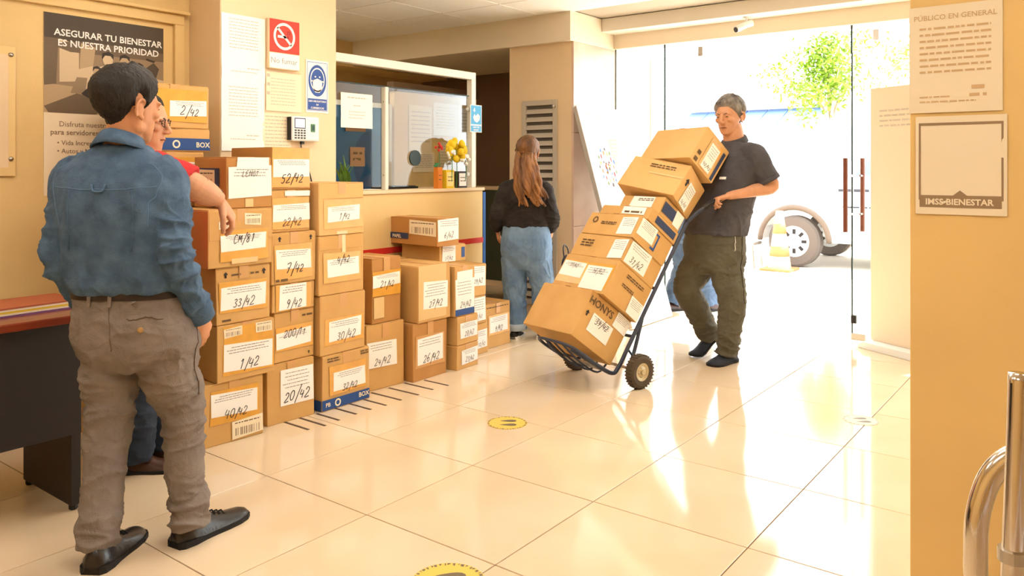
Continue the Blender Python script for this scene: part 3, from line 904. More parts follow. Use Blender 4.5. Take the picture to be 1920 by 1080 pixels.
S('bottom cardboard box wedged behind low boxes with a tall white label', -3.42, 3.935, 4.225, 0.0, 0.205, .30, 'm', [('L', 'F', .55, .2, .95, .8, '12/42', .03, .1)], 24)
S('middle cardboard box wedged behind the low boxes with a bright label', -3.43, 3.94, 4.215, 0.205, 0.396, .30, 'm', [('L', 'F', .40, .05, .97, .9, '18/42', .03, .1)], 25)
S('upper cardboard box of the wedged column marked 29/42', -3.43, 3.93, 4.218, 0.396, 0.613, .30, 'm', [('L', 'F', .42, .06, .96, .68, '29/42', .035, .12)], 26)
S('small cardboard box on the pile below the long red-print box', -3.45, 3.76, 4.02, 0.650, 0.765, .34, 'm', [('L', 'F', .10, .05, .60, .95, '17/42', .03, .1), ('B', 'F', .84, .2, .97, .8)], 27)
# the long box lying across the back of the pile and the filler boxes it rests on
S('unmarked cardboard box behind the tall 21/42 box', -3.66, 3.10, 3.33, 0.0, 0.66, .20, 'm', [], 28, tail=0)
S('plain cardboard box hidden behind the dark arrow box', -3.66, 3.40, 3.68, 0.0, 0.685, .20, 'm', [], 29, tail=0)
S('long cardboard box lying on top of the pile with a printed side', -3.40, 3.705, 3.905, 0.765, 0.945, .50, 'd', [('L', 'F', .02, .02, .98, .80, '6/42', .04, .12), ('S', 'L', .48, .10, .98, .62), ('N', 'L', .04, .58, .46, .80), ('X', 'L', .24, .77, 'PAPEL', .032, 1)], 30, yaw=-3)
# stack in the niche behind the man in the red shirt
S('small cardboard box marked 2/42 on top of the niche stack', -3.60, 1.86, 2.222, 1.462, 1.675, .30, 'm', [('A', 'F', .02, .10, .98, .85), ('L', 'F', .42, .36, .97, .72, '2/42', .045, .05)], 31, group='boxes in the niche')
S('flat cardboard box with a blue band below the 2/42 box', -3.595, 1.85, 2.225, 1.348, 1.462, .32, 'm', [('B', 'F', .0, .42, 1.0, .94), ('O', 'F', .52, .68, .02, 1), ('X', 'F', .90, .80, 'BOX', .035, 1)], 32, group='boxes in the niche', tail=0)
S('cardboard box with a half hidden label third from top in the niche', -3.59, 1.84, 2.19, 1.08, 1.348, .32, 'm', [('A', 'F', .3, .1, .99, .8), ('L', 'F', .4, .18, .98, .62, '5/42', .05, -.1)], 33, group='boxes in the niche')
S('cardboard box fourth from the top of the niche stack', -3.60, 1.85, 2.18, 0.78, 1.08, .32, 'm', [('L', 'F', .2, .3, .8, .7, '8/42', .045)], 34, group='boxes in the niche')
S('cardboard box second from the floor in the niche stack', -3.60, 1.85, 2.18, 0.40, 0.78, .32, 'm', [('L', 'F', .2, .3, .8, .7, '10/42', .045)], 35, group='boxes in the niche')
S('bottom cardboard box of the niche stack', -3.58, 1.75, 2.16, 0.0, 0.40, .34, 'm', [('A', 'F', .1, .2, .9, .6)], 36, group='boxes in the niche')

# ---------------------------------------------------------------- hand truck with its load
psi, phi = math.radians(-15.51), math.radians(36.14)
ex = Vector((math.cos(psi), math.sin(psi), 0)); nn = Vector((-math.sin(psi), math.cos(psi), 0))
eu = nn * math.sin(phi) + Vector((0, 0, math.cos(phi))); ef = -nn * math.cos(phi) + Vector((0, 0, math.sin(phi)))
TO = Vector((-2.483, 4.033, 0.114))
TB = Matrix((ex, -ef, eu)).transposed().to_4x4()
TM = Matrix.Translation(TO) @ TB
def tbox(label, c, s, rot, tone, decals, seed, **kw):
    """c centre and s size along (axle, up the rails, forward); rot small turn in degrees about the same axes"""
    R = (Matrix.Rotation(math.radians(rot[2]), 4, Vector((0, -1, 0))) @ Matrix.Rotation(math.radians(rot[1]), 4, Vector((0, 0, 1))) @ Matrix.Rotation(math.radians(rot[0]), 4, Vector((1, 0, 0))))
    m = TM @ Matrix.Translation((c[0], -c[2], c[1])) @ R @ Matrix.Translation((0, 0, -s[1] / 2))
    return carton(label, m, s[0], s[2], s[1], tone, decals, 'boxes on the hand truck', seed=seed, **kw)
tbox('largest cardboard box at the foot of the hand truck load', (-.053, .150, .178), (.446, .290, .370), (0, -2, 0), 'm', [('X', 'R', .32, .24, 'HONYS', .062), ('L', 'R', .22, .36, .72, .74, '39/42', .045, .56), ('L', 'R', .66, .02, .99, .34, '', .02), ('U', 'R', .1, .44, .03)], 41, tail=0)
tbox('cardboard box with three white labels second from the foot of the load', (-.022, .414, .155), (.455, .232, .335), (0, 0, 0), 'm', [('A', 'F', .02, .18, .98, .86), ('L', 'F', .02, .22, .46, .66, '11/42', .03, .62), ('L', 'F', .50, .26, .95, .93, '16/42', .035, .68), ('P', 'R', .30, .12, .80, .24, 2), ('P', 'R', .28, .40, .62, .50, 2), ('L', 'R', .62, .52, .98, .98, '', .02)], 42, tail=0)
tbox('flat cardboard box marked 31/42 third from the foot of the load', (-.022, .610, .152), (.447, .156, .328), (0, 0, 0), 'm', [('P', 'F', .12, .20, .36, .56, 3), ('L', 'F', .73, .12, .99, .95, '', .02), ('L', 'R', .05, .02, .66, .92, '31/42', .045, .12)], 43, tail=0)
tbox('flat cardboard box with a blue hook mark halfway up the load', (-.020, .770, .152), (.445, .158, .328), (0, 0, 0), 'm', [('O', 'F', .16, .34, .022), ('P', 'F', .30, .36, .60, .52, 2), ('L', 'F', .68, .14, .96, .90, '', .02), ('L', 'R', .03, .04, .50, .72, '', .02), ('B', 'R', .57, .14, .61, .74), ('B', 'R', .48, .74, .61, .83), ('B', 'R', .50, .14, .61, .22)], 44, tail=0)
tbox('thin cardboard box with a blue side print on the load', (-.005, .893, .130), (.42, .084, .292), (0, 0, 0), 'm', [('W', 'F', .45, .1, .9, .7), ('P', 'F', .5, .3, .85, .6, 1), ('N', 'R', .22, .22, .92, .78)], 45, tail=0)
tbox('thin cardboard box with blue print below the two top boxes', (.022, .996, .100), (.355, .120, .218), (0, 0, 0), 'm', [('W', 'F', .25, .05, .78, .70), ('P', 'F', .4, .1, .76, .3, 2), ('N', 'R', .05, .20, .62, .80), ('W', 'R', .62, .1, .95, .9)], 46, tail=0)
tbox('pale cardboard box skewed second from top of the load', (.011, 1.195, .115), (.44, .242, .245), (-5.2, 10.3, -3.5), 'l', [('P', 'F', .36, .12, .8, .26, 2), ('C', 'F', .40, .42, .99, .47), ('U', 'R', .2, .40, .045), ('L', 'R', .30, .30, .70, .98, '36/42', .03, .1)], 47, tail=0)
tbox('top cardboard box of the hand truck load with a blue back edge', (.052, 1.460, .090), (.45, .262, .250), (-4.7, -3.3, -1), 'l', [('P', 'R', .10, .55, .22, .95, 2), ('A', 'R', .30, .10, .78, .95), ('L', 'R', .38, .22, .74, .92, '42/42', .03, .1), ('N', 'R', .84, .15, .94, .98)], 48, tail=0)

ht = thing('hand_truck', 'dark blue steel hand truck tilted back under its load of boxes', 'hand truck', (0, 0, 0))
ht.matrix_world = TM
m_frame = M('dark_blue_steel', C(44, 52, 72), 0.4, spec=0.5)
L_ = lambda x, u, f: (x, -f, u)
XC, XR = 0.045, 0.165
for s in (-1, 1):
    px = lambda d: XC + s * d
    pts = [L_(px(.10), -0.055, .30), L_(px(XR - .01), -0.05, .12), L_(px(XR), -.035, .0), L_(px(XR), .02, -.028), L_(px(XR), .2, -.030), L_(px(XR), .95, -.030), L_(px(.17), 1.03, -.030), L_(px(.195), 1.10, -.04), L_(px(.23), 1.17, -.06)]
    MB().tube(catmull(pts, 4), 0.0125, 10).build('rail', m_frame, ht, smooth=True)
    pts = [L_(px(.222), 1.155, -.056), L_(px(.25), 1.205, -.07), L_(px(.285), 1.285, -.11)]
    MB().tube(catmull(pts, 4), 0.017, 12).build('grip', m_black, ht, smooth=True, angle=0.9)
    MB().tube(catmull([L_(px(XR), .36, -.03), L_(px(XR + .012), .16, -.075), L_(px(XR + .02), .046, -.09)], 4), 0.011, 8).build('wheel_stay', m_frame, ht, smooth=True)
    MB().tube([L_(px(XR), .14, -.03), L_(px(XR + .015), .12, -.08)], 0.007, 8).build('stay_brace', m_frame, ht)
    wx = px(.268)
    wh = MB().lathe([(0.052, -.026), (0.078, -.030), (0.092, -.022), (0.097, -.008), (0.097, .008), (0.092, .022), (0.078, .030), (0.052, .026)], L_(wx, .046, -.09), 36, 'X', True).build('tyre', M('worn_rubber', C(84, 70, 54), 0.75, var=.1, vs=30), ht, smooth=True, angle=0.5)
    tb = MB()
    for k in range(30):
        a = 2 * math.pi * k / 30
        tb.box((-0.022, -0.004, 0.094), (0.022, 0.004, 0.099), Matrix.Translation(L_(wx, .046, -.09)) @ Matrix.Rotation(a, 4, 'X'))
    tb.build('tread', MATS['worn_rubber'], wh)
    hub = MB().lathe([(0.0, -.034), (0.014, -.034), (0.016, -.024), (0.034, -.018), (0.046, -.024), (0.054, -.024), (0.054, .024), (0.046, .024), (0.034, .018), (0.016, .024), (0.014, .034), (0, .034)], L_(wx, .046, -.09), 28, 'X').build('wheel_hub', M('cream_wheel_metal', C(196, 178, 140), 0.4, metal=0.3), ht, smooth=True, angle=0.5)
    bl = MB()
    for k in range(5):
        a = 2 * math.pi * k / 5
        for sx in (-1, 1):
            c = Vector(L_(wx, .046, -.09)) + Vector((sx * .021, 0.026 * math.cos(a), 0.026 * math.sin(a)))
            bl.ball(c, (.004, .005, .005), 8)
    bl.build('hub_bolts', m_steel, hub)
for u, f in ((.22, -.03), (.55, -.03), (.86, -.03)):
    MB().tube([L_(XC - XR, u, f), L_(XC, u, f - .012), L_(XC + XR, u, f)], 0.010, 8).build('cross_bar', m_frame, ht)
MB().tube([L_(XC - .29, .046, -.09), L_(XC + .29, .046, -.09)], 0.009, 10).build('axle', m_steel, ht)
# toe: bent tube loop with two inner bars and a lip
MB().tube(catmull([L_(XC - .155, -.05, .12), L_(XC - .17, -.055, .26), L_(XC - .13, -.057, .355), L_(XC, -.057, .37), L_(XC + .13, -.057, .355), L_(XC + .17, -.055, .26), L_(XC + .155, -.05, .12)], 5), 0.009, 8).build('toe_loop', m_frame, ht, smooth=True)
for d in (-.075, 0, .075):
    MB().tube(catmull([L_(XC + d, .02, -.02), L_(XC + d, -.06, .02), L_(XC + d, -.075, .18), L_(XC + d, -.055, .365)], 4), 0.006, 8).build('toe_bar', m_frame, ht, smooth=True)
boxo('toe_plate', L_(XC - .15, -.052, .12), L_(XC + .15, -.044, .05), m_steel, ht)
# ---------------------------------------------------------------- desk with papers
m_desktop = M('cherry_veneer', C(112, 44, 24), 0.28, col2=C(136, 58, 32), vs=3, stretch=(8, 1, 1), coat=0.3)
m_deskblack = M('black_laminate', C(34, 26, 22), 0.55, bump=0.05, bs=150)
dk = thing('desk', 'dark cherry desk with black panels at the left edge', 'desk', (-3.25, 1.36, 0))
MB().box((-0.27, -1.6, 0.705), (0.26, 0.09, 0.735)).build('desk_top', m_desktop, dk, bevel=0.006)
boxo('end_panel', (-0.22, -0.035, 0.02), (0.20, 0.0, 0.705), m_deskblack, dk, bevel=0.002)
boxo('end_panel', (-0.22, -1.5, 0.02), (0.20, -1.465, 0.705), m_deskblack, dk, bevel=0.002)
boxo('front_apron', (0.17, -1.465, 0.285), (0.205, 0.0, 0.705), m_deskblack, dk, bevel=0.002)
for y in (-0.018, -1.482):
    for x in (-0.20, 0.18):
        MB().lathe([(0.012, 0), (0.016, 0.004), (0.016, 0.018), (0.010, 0.02)], (x, y, 0), 12).build('foot', m_black, dk)
DZ = 0.735
def sheaf(name, label, cat, x, y, w, l, h, rz, mats, z=DZ):
    t = thing(name, label, cat, (x, y, z), rz)
    n = len(mats)
    for k, m in enumerate(mats):
        boxo('sheet_layer', (-w / 2 + random.uniform(-.006, .006), -l / 2 + random.uniform(-.006, .006), k * h / n), (w / 2, l / 2, (k + 1) * h / n - 0.0005), m, t)
    return t
m_folder = M('terracotta_folder', C(176, 92, 58), 0.55)
m_yellow = M('yellow_card', C(230, 190, 40), 0.6)
m_purple = M('purple_card', C(130, 84, 130), 0.6)
sheaf('paper_stack', 'purple and yellow edged paper stack with brown cover on the desk', 'papers', -3.24, 1.22, .22, .32, .034, .05, [m_purple, m_paper_cream, m_yellow, m_paper_cream, m_folder])
sheaf('magazine', 'beige magazine lying on the desk under the pen', 'magazine', -3.26, 0.90, .22, .26, .016, -.12, [m_yellow, m_purple, M('beige_cover', C(196, 160, 110), 0.5)])
sheaf('file_folder', 'terracotta folder lying at the back of the desk', 'folder', -3.44, 1.34, .14, .24, .012, 0, [m_folder, m_folder])
t = thing('pen', 'black pen lying on the beige magazine', 'pen', (-3.27, 1.03, DZ + .021), 0.5)
MB().tube([(-.07, 0, 0), (.055, 0, 0)], .0045, 8).build('barrel', m_black, t)
MB().tube([(.055, 0, 0), (.07, 0, 0)], [.0045, .001], 8).build('tip', m_steel, t)
MB().tube([(-.07, 0, .005), (-.02, 0, .006)], .0015, 6).build('clip', m_steel, t)

# ---------------------------------------------------------------- poster wall
XW = -4.05
po = thing('wall_poster', 'tall poster with a sepia family photograph behind the man in denim', 'poster', (XW, 1.932, 1.575))
W_, H_ = 0.595, 0.88
boxo('sheet', (0, -W_ / 2, -H_ / 2), (0.003, W_ / 2, H_ / 2), m_paper_cream, po)
def PF(l): return face_frame((0.003, -W_ / 2, -H_ / 2), U_Y, U_Z, l)
m_s = {k: M('sepia_%d' % k, C(*c), 0.6) for k, c in enumerate(((78, 66, 54), (112, 94, 74), (150, 126, 98), (186, 160, 124), (214, 190, 154), (52, 42, 36), (232, 212, 180)))}
PB, PT = 0.40, H_       # picture part of the sheet
def pic(name, k, pts, l):
    q = MB(); poly(q, pts, PF(l)); return q.build(name, m_s[k], po, fix=False)
pic('picture_wall', 2, [(0, PB), (W_, PB), (W_, PT), (0, PT)], .0004)
pic('picture_ceiling', 0, [(0, .74), (.20, .72), (W_, .735), (W_, PT), (0, PT)], .0007)
pic('picture_ceiling_light', 1, [(0, .735), (.12, .70), (W_, .70), (W_, .745), (.2, .76)], .0010)
pic('picture_floor', 3, [(0, PB), (W_, PB), (W_, .50), (.35, .52), (0, .54)], .0008)
pic('picture_window', 4, [(.07, .55), (.07, .76), (.16, .74), (.16, .56)], .0009)
pic('picture_curtain', 1, [(.0, .53), (.0, .76), (.065, .76), (.055, .54)], .0011)
pic('picture_curtain', 3, [(.16, .56), (.17, .75), (.24, .735), (.22, .575)], .0011)
pic('picture_rug', 1, [(.0, .43), (.15, .50), (.36, .47), (.24, .40), (.02, .40)], .0012)
pic('picture_sofa', 4, [(.14, .52), (.16, .62), (.22, .64), (.40, .63), (W_, .60), (W_, .45), (.36, .46)], .0014)
pic('picture_sofa_side', 2, [(.12, .50), (.15, .58), (.20, .58), (.19, .50)], .0016)
def figure_shape(cx, cy, s, k1, k2):
    q = MB(); disc(q, cx, cy + .62 * s, .2 * s, .24 * s, PF(.0022), 14); q.build('picture_head', m_s[k2], po, fix=False)
    pic('picture_body', k1, [(cx - .42 * s, cy - .3 * s), (cx - .34 * s, cy + .3 * s), (cx, cy + .42 * s), (cx + .36 * s, cy + .28 * s), (cx + .42 * s, cy - .3 * s)], .0019)
    pic('picture_hair', 5, [(cx - .22 * s, cy + .62 * s), (cx - .2 * s, cy + .86 * s), (cx + .02 * s, cy + .94 * s), (cx + .22 * s, cy + .84 * s), (cx + .22 * s, cy + .64 * s), (cx + .1 * s, cy + .78 * s), (cx - .1 * s, cy + .78 * s)], .0024)
figure_shape(.30, .60, .13, 6, 4); figure_shape(.385, .605, .12, 1, 3); figure_shape(.46, .58, .11, 3, 4); figure_shape(.245, .56, .09, 0, 3)
pic('picture_leg', 5, [(.17, .50), (.20, .53), (.36, .44), (.33, .41)], .0026)
pic('picture_lamp', 5, [(.50, .71), (.55, .70), (.54, .69), (.50, .70)], .0016)
pic('picture_plant', 0, [(.52, .60), (.50, .66), (.54, .69), (.57, .66), (.55, .60)], .0016)
q = MB()
textblock(q, 'ASEGURAR TU BIENESTAR', .315, .775, .046, PF(.003), 0.02)
textblock(q, 'ES NUESTRA PRIORIDAD', .315, .725, .046, PF(.003), 0.02)
q.build('headline', m_paper, po, fix=False)
q = MB()
textblock(q, 'Disfruta nuestras ofertas', .07, .335, .036, PF(.001), 0.0, 'L')
textblock(q, 'para servidores p\u00fablicos', .03, .295, .036, PF(.001), 0.012, 'L')
textblock(q, '\u2022 Vida Incremental', .06, .245, .032, PF(.001), 0.006, 'L')
textblock(q, '\u2022 Autos y Motos', .06, .205, .032, PF(.001), 0.006, 'L')
q.build('body_text', M('brown_text', C(140, 112, 86), 0.7), po, fix=False)

t = thing('acrylic_plate', 'pale acrylic notice plate on the wall at the left edge', 'plate', (XW, 1.29, 1.53))
boxo('plate', (0.006, -.22, -.30), (0.012, .22, .30), M('cream_acrylic', C(240, 208, 146), 0.2, spec=.6), t, bevel=0.002)
boxo('inner_sheet', (0.012, -.19, -.26), (0.0125, .19, .26), m_wall2, t)
for y in (-.2, .2):
    for z in (-.22, .26):
        MB().lathe([(0, 0), (.012, 0), (.010, .018), (0, .02)], (0, y, z), 12, 'X').build('standoff', m_steel, t, smooth=True)

# ---------------------------------------------------------------- notices and signs on the pillar
XP = -3.75
notice('long_notice', 'tall upper printed notice sheet on the left of the pillar', 'notice', (XP, 2.519, 1.917), U_Y, U_Z, .270, .355, m_paper, [(-.09, .09, .15 - .017 * k, .004) for k in range(10)] + [(.02, .10, -.11, .005), (-.08, .08, -.13, .004)], 51, curl=.004, inks=m_print_faint)
notice('long_notice', 'tall lower printed notice sheet on the left of the pillar', 'notice', (XP, 2.516, 1.552), U_Y, U_Z, .266, .385, m_paper, [(-.09, .09, .15 - .017 * k, .004) for k in range(10)] + [(.02, .10, -.11, .005), (-.08, .08, -.13, .004)], 52, curl=.004, inks=m_print_faint)
notice('printed_notice', 'cream notice sheet below the no smoking sign', 'notice', (XP, 2.781, 1.699), U_Y, U_Z, .24, .22, m_paper_cream, [(-.09, .08, .07 - .018 * k, .004) for k in range(9)] + [(-.115, -.095, .08 - .05 * k, .018) for k in range(3)], 53, inks=m_print_faint)
notice('printed_notice', 'cream timetable sheet behind the time clock', 'notice', (XP, 2.735, 1.475), U_Y, U_Z, .19, .20, m_paper_cream, [(-.08, .08, .08 - .02 * k, .005) for k in range(9)], 54, inks=m_print_faint)

m_signred = M('sign_red', C(214, 58, 36), 0.45)
t = thing('no_smoking_sign', 'red and white no smoking sign on the pillar', 'sign', (XP, 2.765, 1.965))
boxo('plate', (0, -.103, -.14), (.028, .103, .14), m_wall2, t, bevel=.003)
boxo('red_field', (.028, -.098, -.048), (.0295, .103, .138), m_signred, t)
fr = face_frame((.0297, 0, .046), U_Y, U_Z, .0003)
q = MB(); annulus(q, 0.0, 0, .058, .073, fr, sy=1.05)
q.add([fr(a, b) for a, b in ((-.052, .042), (-.042, .052), (.052, -.042), (.042, -.052))], [(0, 1, 2, 3)])
rect(q, -.045, -.010, .012, .004, fr)
q.build('prohibition_mark', m_paper, t, fix=False)
q = MB(); rect(q, .014, -.010, .030, .004, fr)
for k in range(3):
    ribbon(q, catmull([(.018 + k * .008, .010), (.022 + k * .008, .022), (.016 + k * .008, .034)], 4), .004, fr)
q.build('smoke_mark', M('sign_dark_red', C(150, 30, 24), .5), t, fix=False)
boxo('white_field', (.028, -.098, -.136), (.0295, .103, -.052), m_paper, t)
q = MB(); textblock(q, 'No fumar', 0.0, -.108, .046, face_frame((.0295, 0, 0), U_Y, U_Z, .0004), -.004)
q.build('lettering', m_print, t, fix=False)

m_signblue = M('sign_blue', C(44, 82, 160), 0.45)
t = thing('mask_sign', 'blue and white face mask sign on the pillar edge', 'sign', (XP, 3.018, 1.750))
boxo('plate', (0, -.083, -.155), (.004, .083, .155), m_paper, t, bevel=.001)
fr = face_frame((.004, 0, 0), U_Y, U_Z, .0004)
q = MB(); rect(q, -.070, -.138, .070, -.072, fr)
for (a, b, c, d) in ((-.075, -.143, .075, -.140), (-.075, .141, .075, .144), (-.075, -.14, -.072, .14), (.072, -.14, .075, .14)):
    rect(q, a, b, c, d, fr)
disc(q, 0, .035, .066, .094, fr)
q.build('blue_print', m_signblue, t, fix=False)
fr2 = face_frame((.004, 0, 0), U_Y, U_Z, .0009)
q = MB(); annulus(q, 0, .04, .047, .053, fr2, sy=1.35)
poly(q, [(-.036, .035), (0, .048), (.036, .035), (.032, -.01), (.016, -.035), (-.016, -.035), (-.032, -.01)], fr2)
rect(q, -.047, .028, -.03, .036, fr2); rect(q, .03, .028, .047, .036, fr2)
textblock(q, 'USO OBLIGATORIO', 0, -.092, .0145, fr2, .02); textblock(q, 'DE', 0, -.112, .014, fr2, .02); textblock(q, 'CUBREBOCAS', 0, -.132, .0155, fr2, .02)
q.build('white_print', m_paper, t, fix=False)
fr3 = face_frame((.004, 0, 0), U_Y, U_Z, .0013)
q = MB(); disc(q, -.016, .058, .006, .005, fr3, 10); disc(q, .016, .058, .006, .005, fr3, 10)
q.build('eyes_print', m_paper, t, fix=False)

tc = thing('time_clock', 'white fingerprint time clock with keypad mounted on the pillar', 'time clock', (XP, 2.905, 1.494))
boxo('case', (0, -.098, -.072), (.042, .098, .072), m_white_plastic, tc, bevel=.010)
boxo('side_grip', (.0, -.104, -.066), (.036, -.097, .066), m_black, tc, bevel=.002)
boxo('screen', (.042, -.075, .006), (.0432, -.008, .056), M_emit('clock_screen', C(70, 84, 190), 0.6), tc)
boxo('screen_bezel', (.0415, -.080, .001), (.0426, -.003, .061), m_black, tc)
for r in range(4):
    for c in range(4):
        boxo('key', (.042, -.080 + c * .021, -.058 + r * .0145), (.0445, -.066 + c * .021, -.049 + r * .0145), M('grey_key', C(70, 68, 72), .5), tc, bevel=.001)
boxo('sensor', (.042, .034, -.016), (.046, .064, .030), M('green_sensor', C(70, 130, 70), .2), tc, bevel=.003)
boxo('sensor_window', (.046, .040, -.008), (.0464, .058, .022), M('dark_green_glass', C(28, 60, 36), .1), tc)
MB().tube(catmull([(.02, -.01, -.072), (.012, -.012, -.10), (.010, .01, -.16), (.008, .055, -.26), (.006, .09, -.40)], 4), .0035, 8).build('cable', m_black, tc, smooth=True)
boxo('cable_plug', (.012, -.02, -.088), (.028, 0, -.072), m_black, tc)

# ---------------------------------------------------------------- on the counter and its glass
notice('printed_notice', 'white notice sheet taped on the left pane of the counter screen', 'notice', (-3.921, 3.478, 1.641), U_Y, U_Z, .27, .225, m_paper, [(-.08, .08, .08, .006), (-.03, .03, .03, .005), (-.07, .07, -.01, .004), (-.07, .07, -.03, .004), (-.07, .05, -.05, .004)], 61, inks=m_print_faint)
t = thing('hygiene_sign', 'light blue hand washing sign hanging at the end of the counter screen', 'sign', (-3.895, 4.66, 1.648))
m_sky = M('sign_cyan', C(64, 164, 216), .45)
boxo('plate', (0, -.068, -.105), (.004, .068, .105), m_paper, t)
fr = face_frame((.004, 0, 0), U_Y, U_Z, .0004); fr2 = face_frame((.004, 0, 0), U_Y, U_Z, .0009)
q = MB(); rect(q, -.062, -.045, .062, .100, fr); rect(q, -.062, -.10, .062, -.055, fr); q.build('blue_print', m_sky, t, fix=False)
q = MB(); poly(q, [(-.035, .01), (-.02, .035), (-.005, .018), (.02, .04), (.045, .02), (.04, -.01), (.01, -.03), (-.02, -.02)], fr2)
poly(q, [(-.035, .06), (-.02, .085), (-.01, .06), (-.02, .05)], fr2)
textblock(q, 'LAVA TUS', 0, -.073, .017, fr2, .02); textblock(q, 'MANOS', 0, -.093, .017, fr2, .02)
q.build('white_print', m_paper, t, fix=False)

CZ = 1.118
t = thing('potted_plant', 'small green plant in a white pot on the counter by the pillar', 'plant', (-3.875, 3.345, CZ + .0))
boxo('pot', (-.035, -.07, 0), (.035, .07, .055), m_white_plastic, t, bevel=.01)
rnd = random.Random(9)
m_leaf = M('plant_green', C(92, 130, 44), .5, var=.2, vs=20)
for k in range(13):
    a, ln, ty = rnd.uniform(0, 6.28), rnd.uniform(.10, .19), rnd.uniform(-.05, .05)
    d = Vector((math.cos(a) * .25, math.sin(a) * .8, 0))
    p = MB(); rings = []
    for i in range(7):
        s = i / 6
        c = Vector((0, ty, .05)) + d * (s * s * ln * .7) + Vector((0, 0, s * ln))
        wv = Vector((-d.y, d.x, 0)).normalized() * (.010 * math.sin(math.pi * (0.15 + .85 * s)) + .001)
        rings.append([c - wv, c + Vector((0, 0, .002)), c + wv, c - Vector((0, 0, .002))])
    p.loft(rings); p.build('leaf', m_leaf, t, smooth=True)
boxo('eye_mark', (.035, .028, .02), (.0365, .042, .034), m_ink, t)

def bloom(name, label, loc, petals, rad, col, stem_h, n_stem=1):
    t = thing(name, label, 'flower', loc)
    m = M('petal_' + name + label[:6], col, .6)
    rnd = random.Random(len(label))
    MB().tube([(0, 0, 0), (.004, .003, stem_h * .5), (0, 0, stem_h)], .003, 6).build('stem', M('stem_green', C(60, 120, 60), .6), t)
    for k in range(petals):
        e = Vector((rnd.gauss(0, 1), rnd.gauss(0, 1), rnd.gauss(.3, 1))).normalized()
        c = Vector((0, 0, stem_h)) + Vector((e.x * rad * .42, e.y * rad, e.z * rad * .8))
        q = MB().ball(c, (rad * .22, rad * .34, rad * .34), 8); q.build('petal', m, t, smooth=True)
    return t
def holder(name, label, cat, loc, sx, sy_, h, mat, face=None):
    t = thing(name, label, cat, loc)
    b = MB()
    b.box((-sx / 2, -sy_ / 2, 0), (sx / 2, sy_ / 2, .006)); b.box((-sx / 2, -sy_ / 2, .006), (-sx / 2 + .004, sy_ / 2, h)); b.box((sx / 2 - .004, -sy_ / 2, .006), (sx / 2, sy_ / 2, h))
    b.box((-sx / 2 + .004, -sy_ / 2, .006), (sx / 2 - .004, -sy_ / 2 + .004, h)); b.box((-sx / 2 + .004, sy_ / 2 - .004, .006), (sx / 2 - .004, sy_ / 2, h))
    b.build('case', mat, t)
    boxo('front_card', (sx / 2, -sy_ * .42, h * .12), (sx / 2 + .0015, sy_ * .42, h * .88), face or m_paper, t)
    p = MB(); dashes(p, -sy_ * .3, sy_ * .3, h * .6, .006, face_frame((sx / 2 + .002, 0, 0), U_Y, U_Z, 0), random.Random(4)); dashes(p, -sy_ * .3, sy_ * .3, h * .4, .006, face_frame((sx / 2 + .002, 0, 0), U_Y, U_Z, 0), random.Random(5))
    p.build('print', m_ink_faded, t, fix=False)
    return t
m_orange = M('orange_card', C(222, 130, 34), .55)
m_yel = M('yellow_petal_card', C(236, 200, 30), .6)
holder('pamphlet_box', 'orange narrow box left of yellow box on the counter', 'box', (-3.885, 4.222, CZ), .04, .05, .155, m_orange, m_orange)
holder('pamphlet_box', 'pale yellow leaflet box on the counter below the flowers', 'box', (-3.875, 4.315, CZ), .05, .085, .135, m_yel, M('pale_yellow_card', C(246, 226, 150), .6))
holder('photo_frame', 'small dark framed white card at the counter end', 'picture frame', (-3.885, 4.475, CZ), .035, .095, .125, M('dark_brown_frame', C(60, 44, 38), .5))
bloom('red_flower', 'red artificial flower with green leaves on the counter', (-3.885, 4.235, CZ + .02), 12, .034, C(206, 50, 40), .28)
bloom('yellow_flower', 'large yellow flower bunch on the counter by the screen post', (-3.865, 4.40, CZ), 26, .085, C(240, 204, 20), .28)
bloom('white_flower', 'white flower and bow in front of the yellow flower', (-3.850, 4.33, CZ + .05), 12, .038, C(246, 244, 236), .20)
bloom('white_flower', 'white flower with green leaf beside the framed card', (-3.845, 4.48, CZ + .05), 14, .042, C(240, 244, 238), .16)
t = thing('counter_leaves', 'green leaf sprig under the red flower on counter', 'leaf', (-3.875, 4.19, CZ + .155))
for k in range(4):
    MB().ball((0, -.012 + .01 * k, .01 + .012 * (k % 2)), (.006, .014, .010), 8).build('leaf', M('sprig_green', C(50, 120, 70), .6), t, smooth=True)
boxo('sprig_stem', (-.003, -.003, 0), (.003, .003, .012), M('stem_green', C(60, 120, 60), .6), t)
t = thing('marker_cap', 'small red cap lying on the counter desk', 'cap', (-4.05, 3.42, 1.118)); MB().lathe([(.012, 0), (.014, .012), (.010, .03), (0, .032)], n=14).build('cap', m_red, t, smooth=True); MB().lathe([(.015, 0), (.015, .004)], n=14).build('rim', m_red, t)
sheaf('loose_sheet', 'white sheet lying flat on the counter behind the glass', 'paper', -4.09, 3.72, .12, .22, .003, .2, [m_paper], CZ)
t = thing('desk_keyboard', 'dark flat keyboard lying on the counter behind the glass', 'keyboard', (-4.12, 4.02, CZ))
boxo('base', (-.06, -.18, 0), (.06, .18, .016), m_black, t, bevel=.004)
for r in range(4):
    for c in range(10):
        boxo('key', (-.052 + r * .026, -.172 + c * .034, .016), (-.03 + r * .026, -.144 + c * .034, .021), MATS['grey_key'], t)

